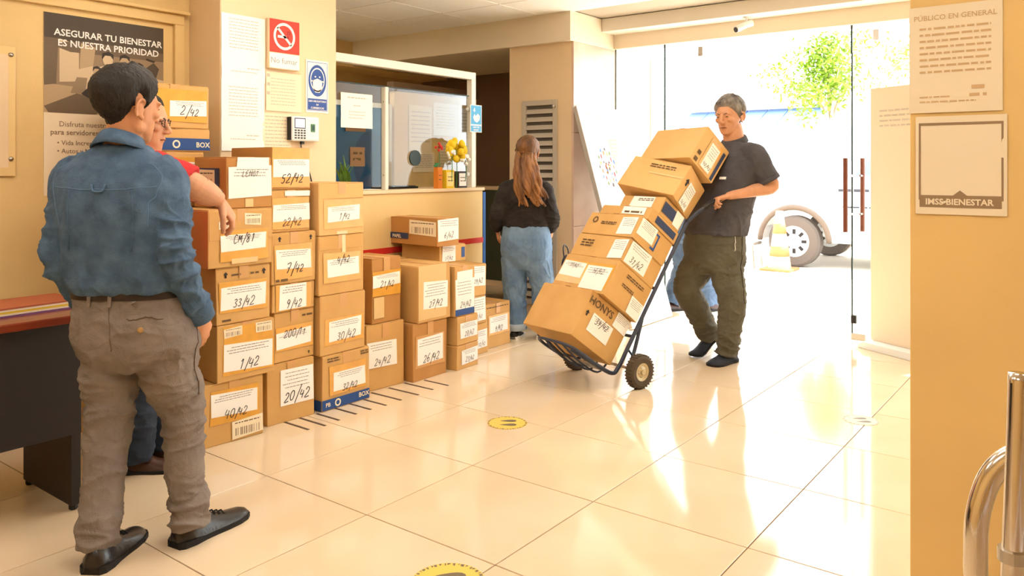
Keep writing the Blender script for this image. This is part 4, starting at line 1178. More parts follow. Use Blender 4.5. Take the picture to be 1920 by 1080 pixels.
# ---------------------------------------------------------------- leaning exhibition board, standing panel, camera, floor marks
sb = thing('leaning_board', 'white exhibition board leaning against the marble side of the column', 'board', (-2.955, 5.80, 0))
tilt = math.atan(0.295)
BM = Matrix.Rotation(-tilt, 4, 'Y')
BL = 1.86
sb.rotation_euler = (0, -tilt, 0)
boxo('panel', (-.04, -.35, 0.012), (0, .35, BL), m_white_plastic, sb, bevel=.004)
boxo('side_edge', (-.038, -.353, 0.02), (-.004, -.3505, BL - .01), M('board_edge_grey', C(186, 178, 168), .6), sb)
fr = face_frame((0, 0, 0), U_Y, U_Z, .0008); fr2 = face_frame((0, 0, 0), U_Y, U_Z, .0014)
q = MB(); rnd = random.Random(12)
for k in range(3):
    dashes(q, -.26 + .04 * k, .26 - .05 * k, BL - .075 - .028 * k, .010, fr, rnd)
for k in range(6):
    dashes(q, -.27, -.08, .95 - .03 * k, .006, fr, rnd)
q.build('print', m_print_faint, sb, fix=False)
cols = [C(200, 120, 60), C(70, 110, 190), C(190, 60, 60), C(110, 130, 70), C(220, 190, 90), C(90, 70, 60)]
for ci, col in enumerate(cols):
    q = MB()
    for k in range(ci, 22, 6):
        a = k * 2 * math.pi / 22
        r_ = .125 if k % 2 else .098
        cx, cy = -.10 + r_ * math.cos(a), 1.33 + 1.25 * r_ * math.sin(a)
        disc(q, cx, cy, rnd.uniform(.008, .014), rnd.uniform(.013, .026), fr2, 8)
    for k in range(5):
        disc(q, -.10 + rnd.uniform(-.05, .05), 1.33 + rnd.uniform(-.06, .06), .010, .012, fr2, 8)
    q.build('round_emblem', M('emblem_%d' % ci, col, .6), sb, fix=False)
q = MB(); rect(q, .02, 1.34, .33, 1.58, fr); q.build('brown_panel', M('brown_pink_print', C(196, 158, 146), .6), sb, fix=False)
q = MB()
for k in range(6): dashes(q, .05, .31, 1.545 - .034 * k, .012, fr2, rnd)
q.build('panel_text', m_paper, sb, fix=False)
q = MB(); rect(q, .08, 1.20, .33, 1.32, fr); q.build('blue_panel_print', M('pale_blue_print', C(196, 216, 236), .6), sb, fix=False)

a_ = math.atan2(-.103, .181)
t = thing('standing_panel', 'tall beige information panel standing beside the glass door', 'panel', (-1.345, 6.0, 0), a_)
boxo('panel', (0, -.02, .05), (.60, .02, 1.83), M('beige_panel', C(236, 214, 186), .5), t, bevel=.004)
q = MB(); fr = face_frame((.3, -.0205, 0), (1, 0, 0), U_Z, .0006)
for k in range(4): dashes(q, -.22, .25, 1.66 - .035 * k, .012, fr, random.Random(k))
q.build('print', m_print_faint, t, fix=False)
MB().prism([(-.02, 0), (.62, 0), (.62, .02), (.58, .05), (.02, .05), (-.02, .02)], lambda u, v, w: (u, -.12 + .24 * w, v)).build('foot', m_white_plastic, t, bevel=.003)

t = thing('security_camera', 'small white security camera fixed under the ceiling beam', 'camera', (-2.28, 6.05, 2.455))
MB().lathe([(.028, 0), (.028, -.01), (.012, -.014), (.0, -.014)], n=18).build('mount', m_white_plastic, t, smooth=True, angle=.6)
MB().tube([(0, 0, -.012), (0, -.01, -.05)], .009, 10).build('arm', m_white_plastic, t)
MB().tube([(.03, .03, -.045), (.0, -.015, -.062), (-.05, -.09, -.105)], .026, 16).build('housing', m_white_plastic, t, smooth=True, angle=.6)
MB().tube([(-.048, -.087, -.104), (-.053, -.095, -.108)], .021, 16).build('lens', m_black, t)

m_stripe = M('dark_floor_strip', C(84, 66, 56), .5)  # even dark colour of the thin strips before the boxes
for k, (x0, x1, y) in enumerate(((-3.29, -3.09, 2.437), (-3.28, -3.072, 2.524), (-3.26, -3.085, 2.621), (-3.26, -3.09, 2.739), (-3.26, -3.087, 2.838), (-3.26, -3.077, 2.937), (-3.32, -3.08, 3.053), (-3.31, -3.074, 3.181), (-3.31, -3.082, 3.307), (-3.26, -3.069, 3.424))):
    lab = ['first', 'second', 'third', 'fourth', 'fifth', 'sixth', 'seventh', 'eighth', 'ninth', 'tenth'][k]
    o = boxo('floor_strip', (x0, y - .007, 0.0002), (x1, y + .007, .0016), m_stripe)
    tag(o, '%s dark strip from the desk end on the floor before the boxes' % lab, 'tape', 'dark strips on the floor')
m_stick_y = M('sticker_yellow', C(236, 200, 96), .35)
m_stick_g = M('sticker_grey', C(120, 104, 84), .4)
def floor_sticker(label, x, y, r, col, mark):
    t = thing('floor_sticker', label, 'sticker', (x, y, 0), -0.92, 'round distance stickers on the floor')
    MB().lathe([(r, 0.0002), (r, .0009), (0, .0009)], n=40).build('disc', col, t)
    fr = face_frame((0, 0, .0009), (1, 0, 0), (0, 1, 0), .0003)
    q = MB()
    for k in range(46):
        a = k * 2 * math.pi / 46
        w = .6 + .4 * ((k * 7) % 3)
        q.add([fr(r * (.84 + .1 * ((k * 5) % 2)) * math.cos(a), r * .9 * math.sin(a)), fr(r * .98 * math.cos(a), r * .98 * math.sin(a)), fr(r * .98 * math.cos(a + .07 * w), r * .98 * math.sin(a + .07 * w)), fr(r * .88 * math.cos(a + .07 * w), r * .88 * math.sin(a + .07 * w))], [(0, 1, 2, 3)])
    for sx in (-1, 1):
        poly(q, [(sx * r * .30 + r * .16 * math.cos(b) * 1.0 + r * .05 * math.sin(2 * b), r * .05 + r * .42 * math.sin(b)) for b in [2 * math.pi * i / 16 for i in range(16)]], fr)
    q.build('footprints', mark, t, fix=False)
floor_sticker('round yellow footprint sticker on the floor before the boxes', -2.387, 3.10, .10, m_stick_y, m_stick_g)
floor_sticker('round yellow footprint sticker at the bottom edge of the picture', -1.615, 1.80, .115, m_stick_y, m_stick_g)
floor_sticker('pale round sticker on the bright floor near the door', -0.998, 4.209, .085, m_paper_cream, m_print)

# ---------------------------------------------------------------- right wall notices and the glass door handle
U_X = (1, 0, 0)
t, fr2 = notice('public_notice', 'printed public notice sheet high on the ochre right wall', 'notice', (-0.335, 2.42, 1.566), U_X, U_Z, .222, .292, m_paper_cream, [(-.085, .085, .082 - .017 * k, .0055) for k in range(8)] + [(-.085, -.01, -.105, .004), (-.085, .05, -.118, .004), (.04, .07, -.085, .010), (.035, .075, -.105, .008)], 71, title=('P\u00daBLICO EN GENERAL', 0.0, .108, .0195), inks=M('tan_print_ink', C(214, 178, 132), .8), curl=.002)
t, fr2 = notice('code_notice', 'framed notice sheet with a dark name band on the ochre right wall', 'notice', (-0.322, 2.42, 1.276), U_X, U_Z, .216, .268, m_paper_cream, (), 72, curl=.002)
fr3 = lambda a, b: fr2(a, b, .0004)
q = MB()
for (a, b, c, d) in ((-.098, .109, .098, .116), (-.100, -.095, -.095, .116), (.095, -.095, .100, .116), (-.098, -.115, .096, -.082)):
    rect(q, a, b, c, d, fr2)
poly(q, [(-.018, -.083), (0, -.068), (.018, -.083)], fr2)
q.build('band', M('grey_brown_print', C(158, 130, 98), .8), t, fix=False)
q = MB(); textblock(q, 'IMSS BIENESTAR', -.002, -.107, .0225, fr3, .03)
q.build('lettering', m_paper_cream, t, fix=False)

d3 = struct(thing('door_3', None, None, (-0.065, 1.12, 0)))
boxo('glass_pane', (0, 0, .02), (.010, .80, 2.1), m_glass, d3)
hd = MB().tube(catmull([(.0, .01, .925), (-.030, .008, .918), (-.052, .0, .890), (-.064, -.008, .845), (-.066, -.010, .80), (-.064, -.008, .76), (-.045, .0, .715), (.0, .01, .695)], 6), .0135, 18).build('pull_handle', m_chrome, d3, smooth=True)
bar = MB().tube(catmull([(-.008, -.17, 1.06), (-.010, -.172, .98), (-.014, -.176, .86), (-.018, -.180, .74), (-.022, -.184, .62)], 5), .0105, 18).build('edge_bar', m_chrome, d3, smooth=True)
MB().lathe([(.0135, 0), (.0135, .012)], (-.014, -.176, .87), 18).build('collar', m_steel, bar)
# ---------------------------------------------------------------- people
m_skin = M('warm_skin', C(206, 142, 100), 0.5, var=.06, vs=18, bump=.05, bs=90)
m_skin2 = M('tan_skin', C(210, 152, 116), 0.5, var=.07, vs=18, bump=.05, bs=90)
m_lip = M('lip_line', C(120, 66, 50), 0.6)
m_eye = M('dark_eye', C(40, 28, 22), 0.25)
m_hair_black = M('black_hair', C(18, 14, 12), 0.6, col2=C(36, 28, 22), vs=40, stretch=(1, 1, .35), bump=.9, bs=110)
m_hair_grey = M('grey_hair', C(72, 66, 66), 0.55, col2=C(150, 142, 134), vs=26, stretch=(1, 1, .5), bump=.8, bs=110)
m_hair_brown = M('brown_hair', C(64, 40, 26), 0.45, col2=C(150, 102, 60), vs=16, stretch=(1, 1, .16), bump=.7, bs=70)
m_denim = M('blue_denim_shirt', C(58, 82, 110), 0.8, col2=C(82, 108, 136), vs=18, detail=10, bump=.35, bs=260, bump2=.22, bs2=11)
m_seam = M('pale_denim_stitch', C(84, 112, 144), 0.8)
m_taupe = M('taupe_chinos', C(118, 106, 98), 0.85, col2=C(138, 125, 115), vs=10, detail=8, bump=.3, bs=300, bump2=.35, bs2=14)
m_olive = M('olive_trousers', C(86, 82, 70), 0.85, col2=C(104, 100, 86), vs=8, detail=6, bump=.25, bs=200)
m_polo = M('charcoal_polo', C(66, 64, 70), 0.85, col2=C(82, 80, 86), vs=8, bump=.3, bs=320)
m_black_knit = M('black_knit', C(34, 30, 29), 0.9, col2=C(52, 46, 44), vs=12, bump=.4, bs=240)
m_jeans = M('light_blue_jeans', C(92, 122, 160), 0.85, col2=C(134, 164, 196), vs=6, detail=7, bump=.3, bs=260)
m_jeans_dark = M('dark_jeans', C(28, 36, 50), 0.85, col2=C(44, 56, 74), vs=9, bump=.3, bs=260)
m_jeans_mid = M('mid_blue_jeans', C(70, 92, 124), 0.85, col2=C(92, 116, 148), vs=6, bump=.3, bs=260)
m_redshirt = M('red_shirt_cloth', C(196, 40, 44), 0.8, var=.08, vs=10, bump=.2, bs=200)
m_leather = M('black_leather', C(34, 28, 26), 0.28, spec=.5, bump=.08, bs=90)
m_leather_brown = M('brown_leather', C(70, 42, 28), 0.35, bump=.1, bs=80)
m_sole = M('dark_sole', C(22, 20, 20), 0.7)
m_navy_shoe = M('navy_shoe_cloth', C(46, 52, 66), 0.75, bump=.2, bs=200)
m_belt = M('belt_leather', C(40, 30, 26), 0.45)

def remeshed(name, mb, voxel, mat, parent, smooth=6, disp=None, fac=.5):
    me = mb.mesh(name + '_raw')
    o = bpy.data.objects.new(name + '_raw', me)
    COL.objects.link(o)
    r = o.modifiers.new('r', 'REMESH'); r.mode = 'VOXEL'; r.voxel_size = voxel
    if smooth:
        s = o.modifiers.new('s', 'SMOOTH'); s.factor = fac; s.iterations = smooth
    dg = bpy.context.evaluated_depsgraph_get()
    out = bpy.data.meshes.new_from_object(o.evaluated_get(dg))
    bpy.data.objects.remove(o); bpy.data.meshes.remove(me)
    if disp:
        nr = [v.normal.copy() for v in out.vertices]
        for v, n in zip(out.vertices, nr):
            v.co += n * disp(v.co, n)
    for p in out.polygons:
        p.use_smooth = True
    out.name = name
    return link(name, out, mat, parent)

def bvh_of(o):
    return BVHTree.FromPolygons([v.co for v in o.data.vertices], [tuple(p.vertices) for p in o.data.polygons])

def limb(mb, pts, k=5, n=18, ref=(1, 0, 0)):
    """pts: (x,y,z,ra,rb)"""
    P = catmull(pts, k)
    mb.tube([p[:3] for p in P], [p[3] for p in P], n, ref=ref, rb=[p[4] for p in P])

def torso_loft(mb, secs, grow=0.0, k=4, n=28, e=0.82):
    P = catmull(secs, k)
    rings = []
    for (x, y, z, rx, ry) in P:
        ring = []
        for i in range(n):
            t = 2 * math.pi * i / n
            c, s = math.cos(t), math.sin(t)
            ring.append((x + (rx + grow) * math.copysign(abs(c) ** e, c), y + (ry + grow) * math.copysign(abs(s) ** e, s), z))
        rings.append(ring)
    mb.loft(rings)

def head_parts(mb, HM, face=1.0):
    B = lambda c, r, n=14: mb_ball(mb, HM, c, r, n)
    B((0, -.012, .025), (.074, .094, .088), 22)
    rings = []
    for (z, y, rx, ry) in ((-.116, .052, .020, .022), (-.106, .048, .034, .034), (-.085, .036, .050, .050), (-.052, .024, .061, .063), (-.015, .014, .067, .075), (.030, .006, .071, .086), (.075, 0, .058, .072)):
        rings.append([HM @ Vector((rx * math.cos(2 * math.pi * i / 20), y + ry * math.sin(2 * math.pi * i / 20), z)) for i in range(20)])
    mb.loft(rings)
    T = lambda pts, r: mb.tube([HM @ Vector(p) for p in pts], [q * HM.median_scale for q in r], 10)
    T([(0, .086, .012), (0, .096, -.010), (0, .108, -.030), (0, .106, -.040)], [.009, .0105, .0125, .010])
    for s in (-1, 1):
        B((s * .011, .099, -.037), (.009, .011, .008), 10)
        B((s * .029, .079, .016), (.027, .013, .009), 12)
        B((s * .043, .060, -.022), (.021, .024, .018), 12)
        B((s * .049, .006, -.066), (.016, .028, .024), 12)
        B((s * .031, .0785, -.001), (.014, .010, .009), 10)
        B((s * .0755, -.012, -.016), (.006, .016, .026), 12)
        rim = [(s * (.074 + .012 * w), -.012 + .021 * math.cos(a), -.014 + .031 * math.sin(a)) for a, w in ((-2.2, .2), (-2.8, .7), (3.0, 1), (2.4, 1), (1.7, .9), (1.0, .55), (.5, .2))]
        T(catmull(rim, 3), [.0052] * 19)
        B((s * .077, -.006, -.040), (.006, .009, .010), 10)
    B((0, .083, -.062), (.023, .0125, .0065), 12)
    B((0, .081, -.073), (.019, .012, .0065), 12)
    B((0, .066, -.100), (.022, .019, .016), 12)

def mb_ball(mb, HM, c, r, n=14):
    s = HM.median_scale
    rot = HM.to_3x3().normalized()
    mb.ball(HM @ Vector(c), tuple(q * s for q in r), n, rot)

def hand(mb, wrist, fdir, palm, side, curl=(.5, .6, .5), s=1.0, thumb=.6, spread=.06):
    """palm plus five tapering, bent fingers; palm = direction the fingers curl towards"""
    f = Vector(fdir).normalized(); p = Vector(palm); p = (p - f * p.dot(f)).normalized()
    l = f.cross(p) * side                      # towards the thumb
    w = Vector(wrist)
    ends = []
    P = []
    for d, a, b in ((-.02, .025, .019), (.02, .030, .017), (.055, .040, .015), (.088, .041, .0125)):
        P.append((w + f * d * s, a * s, b * s))
    mb.tube([q[0] for q in P], [q[1] for q in P], 14, ref=l, rb=[q[2] for q in P])
    def rot(v, ang):
        return v * math.cos(ang) + p * math.sin(ang) if abs(v.dot(p)) < 1e-3 else v
    for k, (off, ln) in enumerate(((.030, .070), (.010, .080), (-.011, .075), (-.030, .058))):
        root = w + f * (.082 if k in (1, 2) else .076) * s + l * off * s
        d0 = (f + l * spread * (1.5 - k)).normalized()
        ang = 0.0
        pts = [root - d0 * .02 * s]
        cur = root
        pts.append(cur)
        for seg, c in zip((.45, .31, .24), curl if not isinstance(curl[0], (tuple, list)) else curl[k]):
            ang += c
            dd = (d0 * math.cos(ang) + p * math.sin(ang)).normalized()
            cur = cur + dd * ln * seg * s
            pts.append(cur)
        mb.tube(pts, [.0095 * s, .0095 * s, .0088 * s, .008 * s, .0062 * s], 10)
        ends.append(pts[-1])
    root = w + f * .022 * s + l * .026 * s + p * .004 * s
    d1 = (l * .75 + f * .65 + p * .25).normalized()
    d2 = (l * (.55 - .5 * thumb) + f * .8 + p * (.2 + .7 * thumb)).normalized()
    d3 = (l * (.35 - .7 * thumb) + f * .8 + p * (.2 + .8 * thumb)).normalized()
    a = root + d1 * .040 * s; b = a + d2 * .032 * s; c = b + d3 * .026 * s
    mb.tube([root - d1 * .012 * s, root, a, b, c], [.014 * s, .0145 * s, .0115 * s, .0100 * s, .0072 * s], 10)
    return ends

def folds(amp, fx, fy, fz, seed, fine=0.45):
    """cloth creases: sharp ridges of a warped noise"""
    s = Vector((seed * 3.7, seed * 1.9, seed * 5.3))
    def g(co, n):
        w = noise.noise(co * 6 + s) * .8
        a = noise.noise(Vector((co.x * fx + w, co.y * fy + w, co.z * fz + w)) + s)
        b = noise.noise(Vector((co.x * fx * 2.2 - w, co.y * fy * 2.2 + w, co.z * fz * 2.2 + a)) + s * 2)
        ra = max(0.0, 1 - 2.6 * abs(a)) ** 1.6
        rb = max(0.0, 1 - 2.6 * abs(b)) ** 1.6
        return amp * (ra - .35 + fine * (rb - .35))
    return g

def make_hair(t, body, HM, mat, line, thick, quiff=0.0, seed=1, name='hair', rough=.004, n=64):
    """hair shell grown off the scalp: line(phi)-> height of the hair line, thick(phi,z)-> thickness"""
    bv = bvh_of(body)
    c = HM @ Vector((0, -.01, .0)); R3 = HM.to_3x3().normalized(); sc = HM.median_scale
    m = n // 2
    rings = []
    for i in range(m + 1):
        th = -1.35 + (1.35 + math.pi / 2 - .01) * i / m
        ring = []
        for k in range(n):
            ph = 2 * math.pi * k / n
            d = Vector((math.cos(th) * math.sin(ph), math.cos(th) * math.cos(ph), math.sin(th)))
            hit = bv.ray_cast(c, R3 @ d, .3)
            r = hit[3] / sc if hit[0] is not None else .09
            r = min(r, .125)
            pl = Vector((0, -.01, 0)) + d * r
            phi = abs(math.atan2(pl.x, pl.y + .0))
            ln = line(phi)
            q = max(0, min(1, (pl.z - ln + .006) / .028)); q = q * q * (3 - 2 * q)
            tk = thick(phi, pl.z) * q - .008 * (1 - q)
            if q > 0:
                tk += rough * q * (noise.noise(Vector((pl.x * 90, pl.y * 90, pl.z * 34 + seed))) + .5 * noise.noise(pl * 160))
                tk += quiff * q * max(0, 1 - phi / 1.0) * max(0, min(1, (pl.z - .05) / .04))
            ring.append(c + (R3 @ d) * ((r + tk) * sc))
        rings.append(ring)
    mb = MB(); mb.loft(rings)
    return mb.build(name, mat, t, smooth=True)

def face_marks(t, HM, lids=True, brow=None):
    sc = HM.median_scale
    for s in (-1, 1):
        q = MB(); mb_ball(q, HM, (s * .031, .0862, -.001), (.0105, .0030, .0030), 12); q.build('eye', m_eye, t, smooth=True)
        q = MB(); q.tube([HM @ Vector((s * x, y, z)) for x, y, z in ((.014, .0925, .014), (.030, .0915, .021), (.048, .080, .016))], [.002 * sc, .003 * sc, .0015 * sc], 8); q.build('eyebrow', brow or m_hair_black, t, smooth=True)
    q = MB(); q.tube([HM @ Vector(v) for v in ((-.023, .084, -.069), (-.01, .0935, -.067), (0, .0945, -.0675), (.01, .0935, -.067), (.023, .084, -.069))], .0022 * sc, 8); q.build('mouth_line', m_lip, t, smooth=True)

def shoe(t, heel, toe, mat, name='shoe', h=.085, w=.046, z=0.0, laces=True, lift=0.0, sole=None, welt=.014):
    """heel and toe on the ground (x,y); lift raises the heel"""
    a, b = Vector((*heel, z)), Vector((*toe, z))
    L = (b - a).length; f = (b - a).normalized(); sd = Vector((f.y, -f.x, 0))
    secs = [(0.0, .55, .60), (.05, .82, .90), (.18, .95, 1.0), (.32, .90, .98), (.46, .95, .80), (.62, 1.06, .58), (.78, 1.08, .47), (.90, .92, .40), (.97, .62, .30), (1.0, .25, .16)]
    rings = []
    for s, ww, hh in secs:
        c = a + f * (L * s) + Vector((0, 0, lift * (1 - min(1, s / .72)) ** 1.0))
        W, Hh = w * ww, h * hh
        ring = []
        for k in range(16):
            an = math.pi * 2 * k / 16
            u, v = math.cos(an), math.sin(an)
            zz = welt * .6 + (Hh - welt * .6) * (max(0, v) ** .75)
            if v < 0: zz = welt * .6 + .004 * v
            narrow = 1 - .42 * max(0, v) ** 1.5
            ring.append(c + sd * (W * u * narrow) + Vector((0, 0, zz)))
        rings.append(ring)
    o = MB().loft(rings).build(name, mat, t, smooth=True, angle=1.2)
    rings = []
    for s, ww, hh in secs:
        c = a + f * (L * s * 1.0) + Vector((0, 0, lift * (1 - min(1, s / .72))))
        W = w * ww * 1.07 + .002
        hl = welt + (.008 if s < .3 else 0)
        rings.append([c + sd * W, c + sd * W + Vector((0, 0, hl)), c - sd * W + Vector((0, 0, hl)), c - sd * W])
    MB().loft(rings).build('sole', sole or m_sole, o)
    if laces:
        lc = MB()
        for k in range(4):
            s = .44 + .065 * k
            hh = h * (.84 - .085 * k)
            c = a + f * (L * s) + Vector((0, 0, lift * (1 - min(1, s / .72))))
            lc.tube([c + sd * .018 + Vector((0, 0, hh - .006)), c + Vector((0, 0, hh + .004)), c - sd * .018 + Vector((0, 0, hh - .006))], .0026, 6)
        lc.build('laces', m_sole, o)
    return o

def drape(bv, pts, r, lift=.0, k=6, n=6):
    """tube that follows the cloth surface"""
    P = []
    for p in catmull(pts, k):
        loc, nrm, _, _ = bv.find_nearest(Vector(p))
        P.append(loc + nrm * lift)
    return MB().tube(P, r, n)

def HMAT(pos, yaw, pitch=0.0, roll=0.0, s=1.0):
    return Matrix.Translation(pos) @ Matrix.Rotation(yaw, 4, 'Z') @ Matrix.Rotation(pitch, 4, 'X') @ Matrix.Rotation(roll, 4, 'Y') @ Matrix.Scale(s, 4)

def short_line(phi):
    # hair line height by the angle from straight ahead
    K = ((0, .078), (.45, .070), (.8, .045), (1.15, .012), (1.35, -.012), (1.52, -.022), (1.62, .030), (1.85, .034), (2.05, -.030), (2.5, -.070), (3.2, -.082))
    for (a, u), (b, v) in zip(K, K[1:]):
        if phi <= b:
            return u + (v - u) * (phi - a) / (b - a)
    return K[-1][1]

# ---- man in the denim shirt, seen from behind
pd = thing('person', 'man in a blue denim shirt and taupe trousers standing with back to the viewer', 'person', (-2.60, 1.38, 0), math.radians(35))
HM = HMAT((-.066, -.012, 1.478), math.radians(-25), math.radians(-4), 0, 1.06)
tors = [(-.037, 0, .60, .12, .10), (-.037, 0, .66, .185, .135), (-.045, 0, .74, .190, .138), (-.06, -.002, .84, .172, .120), (-.072, -.005, .95, .176, .122), (-.080, -.012, 1.07, .192, .128), (-.086, -.016, 1.17, .200, .126), (-.090, -.016, 1.245, .188, .112), (-.088, -.02, 1.295, .135, .085), (-.082, -.022, 1.335, .075, .068), (-.076, -.02, 1.36, .058, .058)]
b = MB()
torso_loft(b, [(x, y, z, rx * .90, ry * .88) for x, y, z, rx, ry in tors])
limb(b, [(-.08, -.025, 1.28, .062, .062), (-.074, -.022, 1.36, .058, .060), (-.068, -.02, 1.44, .056, .060)])
head_parts(b, HM)
aL = [(-.250, -.01, 1.235), (-.268, -.055, .965), (-.236, .055, .79)]
aR = [(.058, 0.0, 1.235), (.128, -.075, .975), (.156, .035, .765)]
for A, sd in ((aL, -1), (aR, 1)):
    limb(b, [A[0] + (.050, .050), tuple((Vector(A[0]) * .5 + Vector(A[1]) * .5)) + (.044, .044), A[1] + (.038, .038), tuple((Vector(A[1]) * .5 + Vector(A[2]) * .5)) + (.036, .036), A[2] + (.027, .024)])
    dirn = (Vector(A[2]) - Vector(A[1])).normalized() + Vector((0, .35, -.3))
    hand(b, A[2], dirn, (-sd * .9, 0.1, 0), -sd, (.35, .35, .3))
lL = [(-.125, 0, .66), (-.112, -.045, .42), (-.088, -.15, .07)]
lR = [(.055, 0, .66), (.09, .05, .41), (.145, .005, .07)]
for Lg in (lL, lR):
    limb(b, [Lg[0] + (.078, .085), tuple(Vector(Lg[0]) * .5 + Vector(Lg[1]) * .5) + (.068, .072), Lg[1] + (.052, .056), tuple(Vector(Lg[1]) * .5 + Vector(Lg[2]) * .5) + (.05, .052), Lg[2] + (.036, .04)])
body = remeshed('body', b, .0045, m_skin, pd, 3)
make_hair(pd, body, HM, m_hair_black, short_line, lambda ph, z: .004 + .020 * max(0, min(1, (z + .035) / .085)), .012, 2)
face_marks(pd, HM)
# trousers
b = MB()
torso_loft(b, [(-.037, 0, .60, .145, .115), (-.035, 0, .66, .196, .145), (-.042, 0, .74, .199, .146), (-.056, 0, .82, .182, .130), (-.060, -.002, .862, .177, .125)], .004)
for Lg, hem in ((lL, (-.092, -.145, .045)), (lR, (.142, .004, .05))):
    k = Vector(Lg[1])
    limb(b, [Lg[0] + (.100, .118), tuple(Vector(Lg[0]) * .55 + k * .45) + (.089, .100), tuple(k + Vector((0, .005, .03))) + (.073, .078), tuple(k * .6 + Vector(hem) * .4) + (.064, .074), tuple(k * .25 + Vector(hem) * .75) + (.059, .074), hem + (.060, .080)], 6)
fz = folds(.014, 6, 6, 13, 3)
def tdisp(co, n):
    low = max(0, min(1, (.30 - co.z) / .2)); kn = max(0, 1 - abs(co.z - .43) / .16); cr = max(0, 1 - abs(co.z - .60) / .10)
    return fz(co, n) * (.35 + .9 * low + .7 * kn + .6 * cr) * max(0, min(1, (co.z - .03) / .06))
tro = remeshed('trousers', b, .0055, m_taupe, pd, 5, tdisp)
tv = bvh_of(tro)
drape(tv, [(.0, -.16, .79), (.03, -.16, .788), (.06, -.155, .787), (.09, -.14, .786), (.115, -.12, .785)], .0022, .0).build('pocket_welt', M('taupe_shadow_seam', C(96, 80, 68), .9), tro, smooth=True)
drape(tv, [(-.062, -.14, .86), (-.058, -.16, .80), (-.052, -.16, .74), (-.045, -.16, .68)], .0014, 0).build('back_seam', MATS['taupe_shadow_seam'], tro, smooth=True)
drape(tv, [(.2, -.02, .83), (.22, .02, .76), (.24, .0, .64), (.20, .02, .5)], .002, 0).build('side_seam', MATS['taupe_shadow_seam'], tro, smooth=True)
_l, _n, _, _ = tv.find_nearest(Vector((.055, -.17, .755)))
MB().lathe([(0, 0), (.009, 0), (.010, .003), (.006, .004), (0, .003)], (0, 0, 0), 14).build('button', M('horn_button', C(170, 130, 80), .3), tro, smooth=True).matrix_local = Matrix.Translation(_l) @ _n.to_track_quat('Z', 'Y').to_matrix().to_4x4()
q = MB(); torso_loft(q, [(-.058, -.001, .838, .184, .131), (-.060, -.002, .872, .181, .128)], .004, 1, 40)
bl = q.build('belt', m_belt, pd, smooth=True, angle=.8)
for x in (-.16, -.06, .06):
    _l, _n, _, _ = bvh_of(bl).find_nearest(Vector((x, -.3, .85)))
    boxo('belt_loop', (-.006, -.022, 0), (.006, .022, .004), m_taupe, tro).matrix_local = Matrix.Translation(_l) @ _n.to_track_quat('Z', 'Y').to_matrix().to_4x4()
# shirt
b = MB()
torso_loft(b, [(-.058, -.002, .855, .183, .130), (-.064, -.006, .885, .192, .140), (-.070, -.006, .94, .194, .140), (-.078, -.010, 1.03, .202, .142), (-.084, -.016, 1.13, .210, .140), (-.088, -.018, 1.21, .206, .128), (-.088, -.02, 1.262, .178, .106), (-.086, -.022, 1.305, .122, .085), (-.080, -.024, 1.345, .072, .072)], .006, 5, 36)
for A, sd in ((aL, -1), (aR, 1)):
    m1 = Vector(A[0]) * .5 + Vector(A[1]) * .5; m2 = Vector(A[1]) * .55 + Vector(A[2]) * .45
    limb(b, [(A[0][0] - sd * .05, A[0][1], A[0][2] + .012, .070, .078), A[0] + (.070, .080), tuple(m1) + (.062, .070), A[1] + (.056, .064), tuple(m2) + (.051, .057), A[2] + (.043, .047)], 6)
fs = folds(.013, 9, 9, 4.5, 5)
fe = folds(.015, 8, 8, 15, 8)
def sdisp(co, n):
    arm = max(0, min(1, (abs(co.x + .085) - .155) / .05)) * max(0, min(1, (1.2 - co.z) / .1))
    low = max(0, min(1, (1.0 - co.z) / .14))
    v = fs(co, n) * (.30 + .5 * low) * (1 - arm) + fe(co, n) * arm
    # soft back folds running down from the shoulders
    v += .0095 * math.sin(co.x * 56 + 3.0 * noise.noise(co * 4)) * max(0, min(1, (1.27 - co.z) / .12)) * (1 - arm) * max(0, min(1, (co.z - .86) / .1)) * .55
    return v
sh = remeshed('shirt', b, .0052, m_denim, pd, 5, sdisp)
sv = bvh_of(sh)
drape(sv, [(-.25, -.10, 1.205), (-.20, -.13, 1.202), (-.14, -.16, 1.20), (-.085, -.16, 1.20), (-.02, -.16, 1.20), (.03, -.13, 1.202), (.075, -.10, 1.205)], .0022, -.0005).build('yoke_seam', m_seam, sh, smooth=True)
drape(sv, [(.055, -.1, 1.30), (.105, -.10, 1.255), (.085, -.14, 1.16), (.06, -.13, 1.08)], .0022, -.0005).build('armhole_seam', m_seam, sh, smooth=True)
drape(sv, [(-.235, -.1, 1.29), (-.275, -.10, 1.25), (-.262, -.14, 1.16), (-.235, -.13, 1.08)], .0022, -.0005).build('armhole_seam', m_seam, sh, smooth=True)
for sx in (-.19, .02):
    drape(sv, [(sx, -.16, 1.20), (sx + .006, -.16, 1.12), (sx, -.16, 1.0)], .004, .0).build('pleat', m_denim, sh, smooth=True)
_l, _n, _, _ = sv.find_nearest(Vector((-.085, -.16, 1.205)))
MB().tube(catmull([tuple(_l + Vector((-.022, 0, .012))), tuple(_l + Vector((-.016, -.004, -.008))), tuple(_l + Vector((.0, -.008, -.012))), tuple(_l + Vector((.016, -.004, -.008))), tuple(_l + Vector((.022, 0, .012)))], 4), .004, 8).build('locker_loop', m_seam, sh, smooth=True)
q = MB(); rings = []
